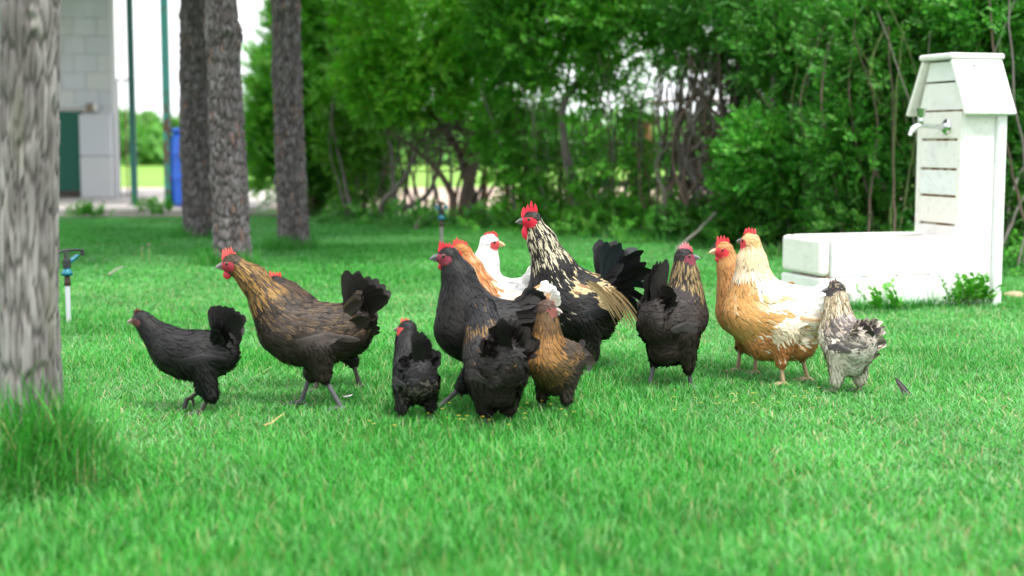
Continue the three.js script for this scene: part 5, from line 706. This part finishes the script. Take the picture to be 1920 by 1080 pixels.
// ---------------------------------------------------------------- small things on the lawn
function looseFeather(label, px, py, L, W, col, turn, lift) {
  const p = ground(px, py), b = new MB(), R = seeded(px), n = 9, rows = [];
  for (let k = 0; k <= n; k++) { const t = k / n, w = W * 0.5 * Math.sin(Math.PI * Math.min(1, 0.12 + t * 0.86)) ** 0.7; rows.push([-1, 0, 1].map((q) => b.v(V((t - 0.5) * L, 0.028 + lift * t + 0.25 * L * (t - 0.5) ** 2 + (q ? 0 : 0.0015), q * w * (0.85 + 0.3 * R())), V(0, 1, q * 0.25).normalize(), vary(q ? col : col.map((x) => x * 1.6), R, 0.15)))); }
  for (let k = 0; k < n; k++) for (let c = 0; c < 2; c++) { b.tri(rows[k][c], rows[k + 1][c], rows[k][c + 1]); b.tri(rows[k][c + 1], rows[k + 1][c], rows[k + 1][c + 1]); }
  const t = thing('fallen_feather', label, 'feather', V(p.x, 0, p.z), turn, 'feathers lying in the grass'); t.rotation.x = lift > 0.02 ? 0.9 : 0; part('vane', b.geometry(), plumeMat, t); part('quill', new MB().tube([V(-L * 0.68, 0.03 + 0.07 * L, 0), V(-L * 0.5, 0.03 + 0.06 * L, 0), V(L * 0.3, 0.031 + lift * 0.8, 0)], [0.0012, 0.0013, 0.0006], 5, [0.3, 0.27, 0.22]).geometry(), legMat, t);
}
looseFeather('black feather sticking up from the grass beside the cream pullet', 1685, 742, 0.07, 0.028, [0.009, 0.008, 0.009], 2.5, 0.055);
looseFeather('small white feather lying behind the striding golden necked hen', 652, 760, 0.035, 0.02, [0.6, 0.6, 0.58], 0.6, 0.004);
{ const p = ground(1900, 562), t = thing('stone', 'tan flat stone beside the foot of the fountain', 'stone', V(p.x, 0.02, p.z)); const g = new THREE.IcosahedronGeometry(0.05, 4), q = g.attributes.position; for (let i = 0; i < q.count; i++) { const k = 0.75 + 0.5 * fbm(q.getX(i) * 22 + 3, q.getY(i) * 22, q.getZ(i) * 22, 3); q.setXYZ(i, q.getX(i) * k * 1.2, q.getY(i) * k * 0.55, q.getZ(i) * k); } g.computeVertexNormals(); part('lump', g, std([0.42, 0.31, 0.2], 0.9), t); }
function stick(label, pts, r, col) { const P = pts.map(([a, b, h]) => { const p = ground(a, b); p.y = h; return p; }), t = thing('fallen_twig', label, 'twig', P[0].clone()); part('twig', new MB().tube(smoothPath(P.map((p) => p.sub(t.position)), 12), Array.from({ length: 13 }, (_, k) => r * (1 - k * 0.05)), 6, (q) => mix3(col, col.map((x) => x * 0.6), fbm(q * 14, 2, 3, 2))).geometry(), stemMat, t); const mid = P[1].clone(); part('side_twig', new MB().tube([mid, mid.clone().add(V(0.03, 0.02, -0.04))], [r * 0.6, r * 0.3], 5, col).geometry(), stemMat, t); }
stick('pale twig lying on the shaded grass near the white sprinkler stake', [[205, 530, 0.05], [218, 524, 0.06], [231, 519, 0.065]], 0.007, [0.36, 0.33, 0.3]);
stick('dry straw coloured stalk lying in front of the golden necked hen', [[496, 830, 0.05], [510, 826, 0.052], [526, 818, 0.06]], 0.0025, [0.55, 0.4, 0.16]);
stick('weathered root curving out of the lawn before the hedge', [[778, 436, 0.02], [790, 425, 0.1], [806, 417, 0.1], [830, 418, 0.02]], 0.02, [0.24, 0.2, 0.17]);
// dandelion stalks gone to seed and tiny yellow flowers
function dandelion(label, px, py, h) { const p = ground(px, py), t = thing('dandelion', label, 'dandelion', V(p.x, 0, p.z), px, 'dandelions gone to seed'), R = seeded(px), b = new MB(); part('stalk', new MB().tube(smoothPath([V(), V(0.006, h * 0.5, 0), V(0.002, h, 0.004)], 6), Array(7).fill(0.0022), 6, [0.3, 0.36, 0.14]).geometry(), stemMat, t);
  for (let k = 0; k < 70; k++) { const d = V(R() * 2 - 1, R() * 2 - 0.7, R() * 2 - 1).normalize(), c = V(0.002, h + 0.006, 0.004), s = V(R() - 0.5, R() - 0.5, R() - 0.5).cross(d).normalize().multiplyScalar(0.0016), e = c.clone().addScaledVector(d, 0.013); b.tri(b.v(c, d, [0.5, 0.45, 0.33]), b.v(e.clone().add(s), d, [0.62, 0.58, 0.48]), b.v(e.sub(s), d, [0.62, 0.58, 0.48])); } part('seed_head', b.geometry(), leafMat, t); }
dandelion('tall dandelion seed head between the dark hen and the orange hen', 1316, 640, 0.12); dandelion('short dandelion seed head beside the dark hen with tall tail', 1311, 612, 0.17);
dandelion('pair of pale seed stalks on the shaded lawn, taller one', 281, 496, 0.13); dandelion('pair of pale seed stalks on the shaded lawn, shorter one', 268, 494, 0.1);
{ const t = thing('yellow_flowers', 'tiny yellow flowers dotted through the near grass', 'flowers', V()); t.userData.kind = 'stuff'; const R = seeded(91), b = new MB(); for (let k = 0; k < 6; k++) { const a = k * 1.047, c = [0.62, 0.5, 0.02], n = V(0, 1, 0), o = b.v(V(0, 0, 0), n, c), l = b.v(V(Math.cos(a - 0.4) * 0.006, 0.001, Math.sin(a - 0.4) * 0.006), n, c), r = b.v(V(Math.cos(a + 0.4) * 0.006, 0.001, Math.sin(a + 0.4) * 0.006), n, c); b.tri(o, l, r); } b.tube([V(0, -0.05, 0), V(0, 0, 0)], [0.0008, 0.0008], 4, [0.1, 0.3, 0.04]);
  const pl = []; for (const [cx, cy, sx, sy, n] of [[920, 810, 190, 26, 22], [1350, 790, 120, 26, 18], [1530, 770, 70, 14, 7], [700, 830, 60, 12, 4]]) for (let k = 0; k < n; k++) { const p = ground(cx + (R() + R() - 1) * sx, cy + (R() + R() - 1) * sy); pl.push([p.x, 0.05 + 0.015 * R(), p.z, R() * 6, 0.7 + 0.5 * R()]); } scatter('blossoms', [b.geometry()], leafMat, pl, t); }
// leafy weeds at the fountain's foot and along the platform
function weed(label, p, n, spread, h, seed, group) { const t = thing('leafy_weed', label, 'weed', p, 0, group), R = seeded(seed), pl = []; for (let k = 0; k < n; k++) { const a = R() * 6.283, q = [Math.cos(a) * spread * R(), 0.02 + h * R() * 0.5, Math.sin(a) * spread * R(), 0, 0.6 + 0.5 * R(), undefined, [0.95, 1, 0.95]]; q.q = new THREE.Quaternion().setFromEuler(new THREE.Euler(0, R() * 6.28, 0.6 + 0.8 * R(), 'YZX')); pl.push(q); } scatter('leaves', sprigs, leafMat, pl, t); part('stem', new MB().tube([V(0, -0.02, 0), V(0.01, h * 0.6, 0)], [0.004, 0.002], 5, [0.12, 0.26, 0.05]).geometry(), stemMat, t); t.children.forEach((c) => { if (c.isInstancedMesh) c.userData.kind = 'stuff'; }); }
[[1812, 578, 11, 0.08, 0.05], [1838, 576, 8, 0.07, 0.04], [1785, 580, 6, 0.06, 0.03], [1640, 590, 3, 0.04, 0.03], [1690, 588, 3, 0.07, 0.01]].forEach(([px, py, n, s, h], k) => weed(['bushiest leafy weed at the fountain corner', 'leafy weed against the pillar foot nearest the stone', 'low weed against the basin wall beside the pillar', 'upright weed sprig before the basin behind the cream pullet', 'flat weed in front of the middle of the basin wall'][k], ground(px, py), n, s, h, 300 + k, 'weeds at the foot of the fountain'));
[[150, 412, 26, 0.25, 0.05], [182, 411, 20, 0.2, 0.05], [287, 410, 24, 0.2, 0.2], [304, 409, 14, 0.14, 0.16]].forEach(([px, py, n, s, h], k) => weed(['low broad weed at the platform edge by the near tree', 'low weed at the platform edge below the green door', 'tall weed at the platform edge below the two posts', 'slender weed at the platform edge nearest the blue barrel'][k], ground(px, py), n, s, h, 320 + k, 'weeds along the platform edge'));
renderer.render(scene, camera);
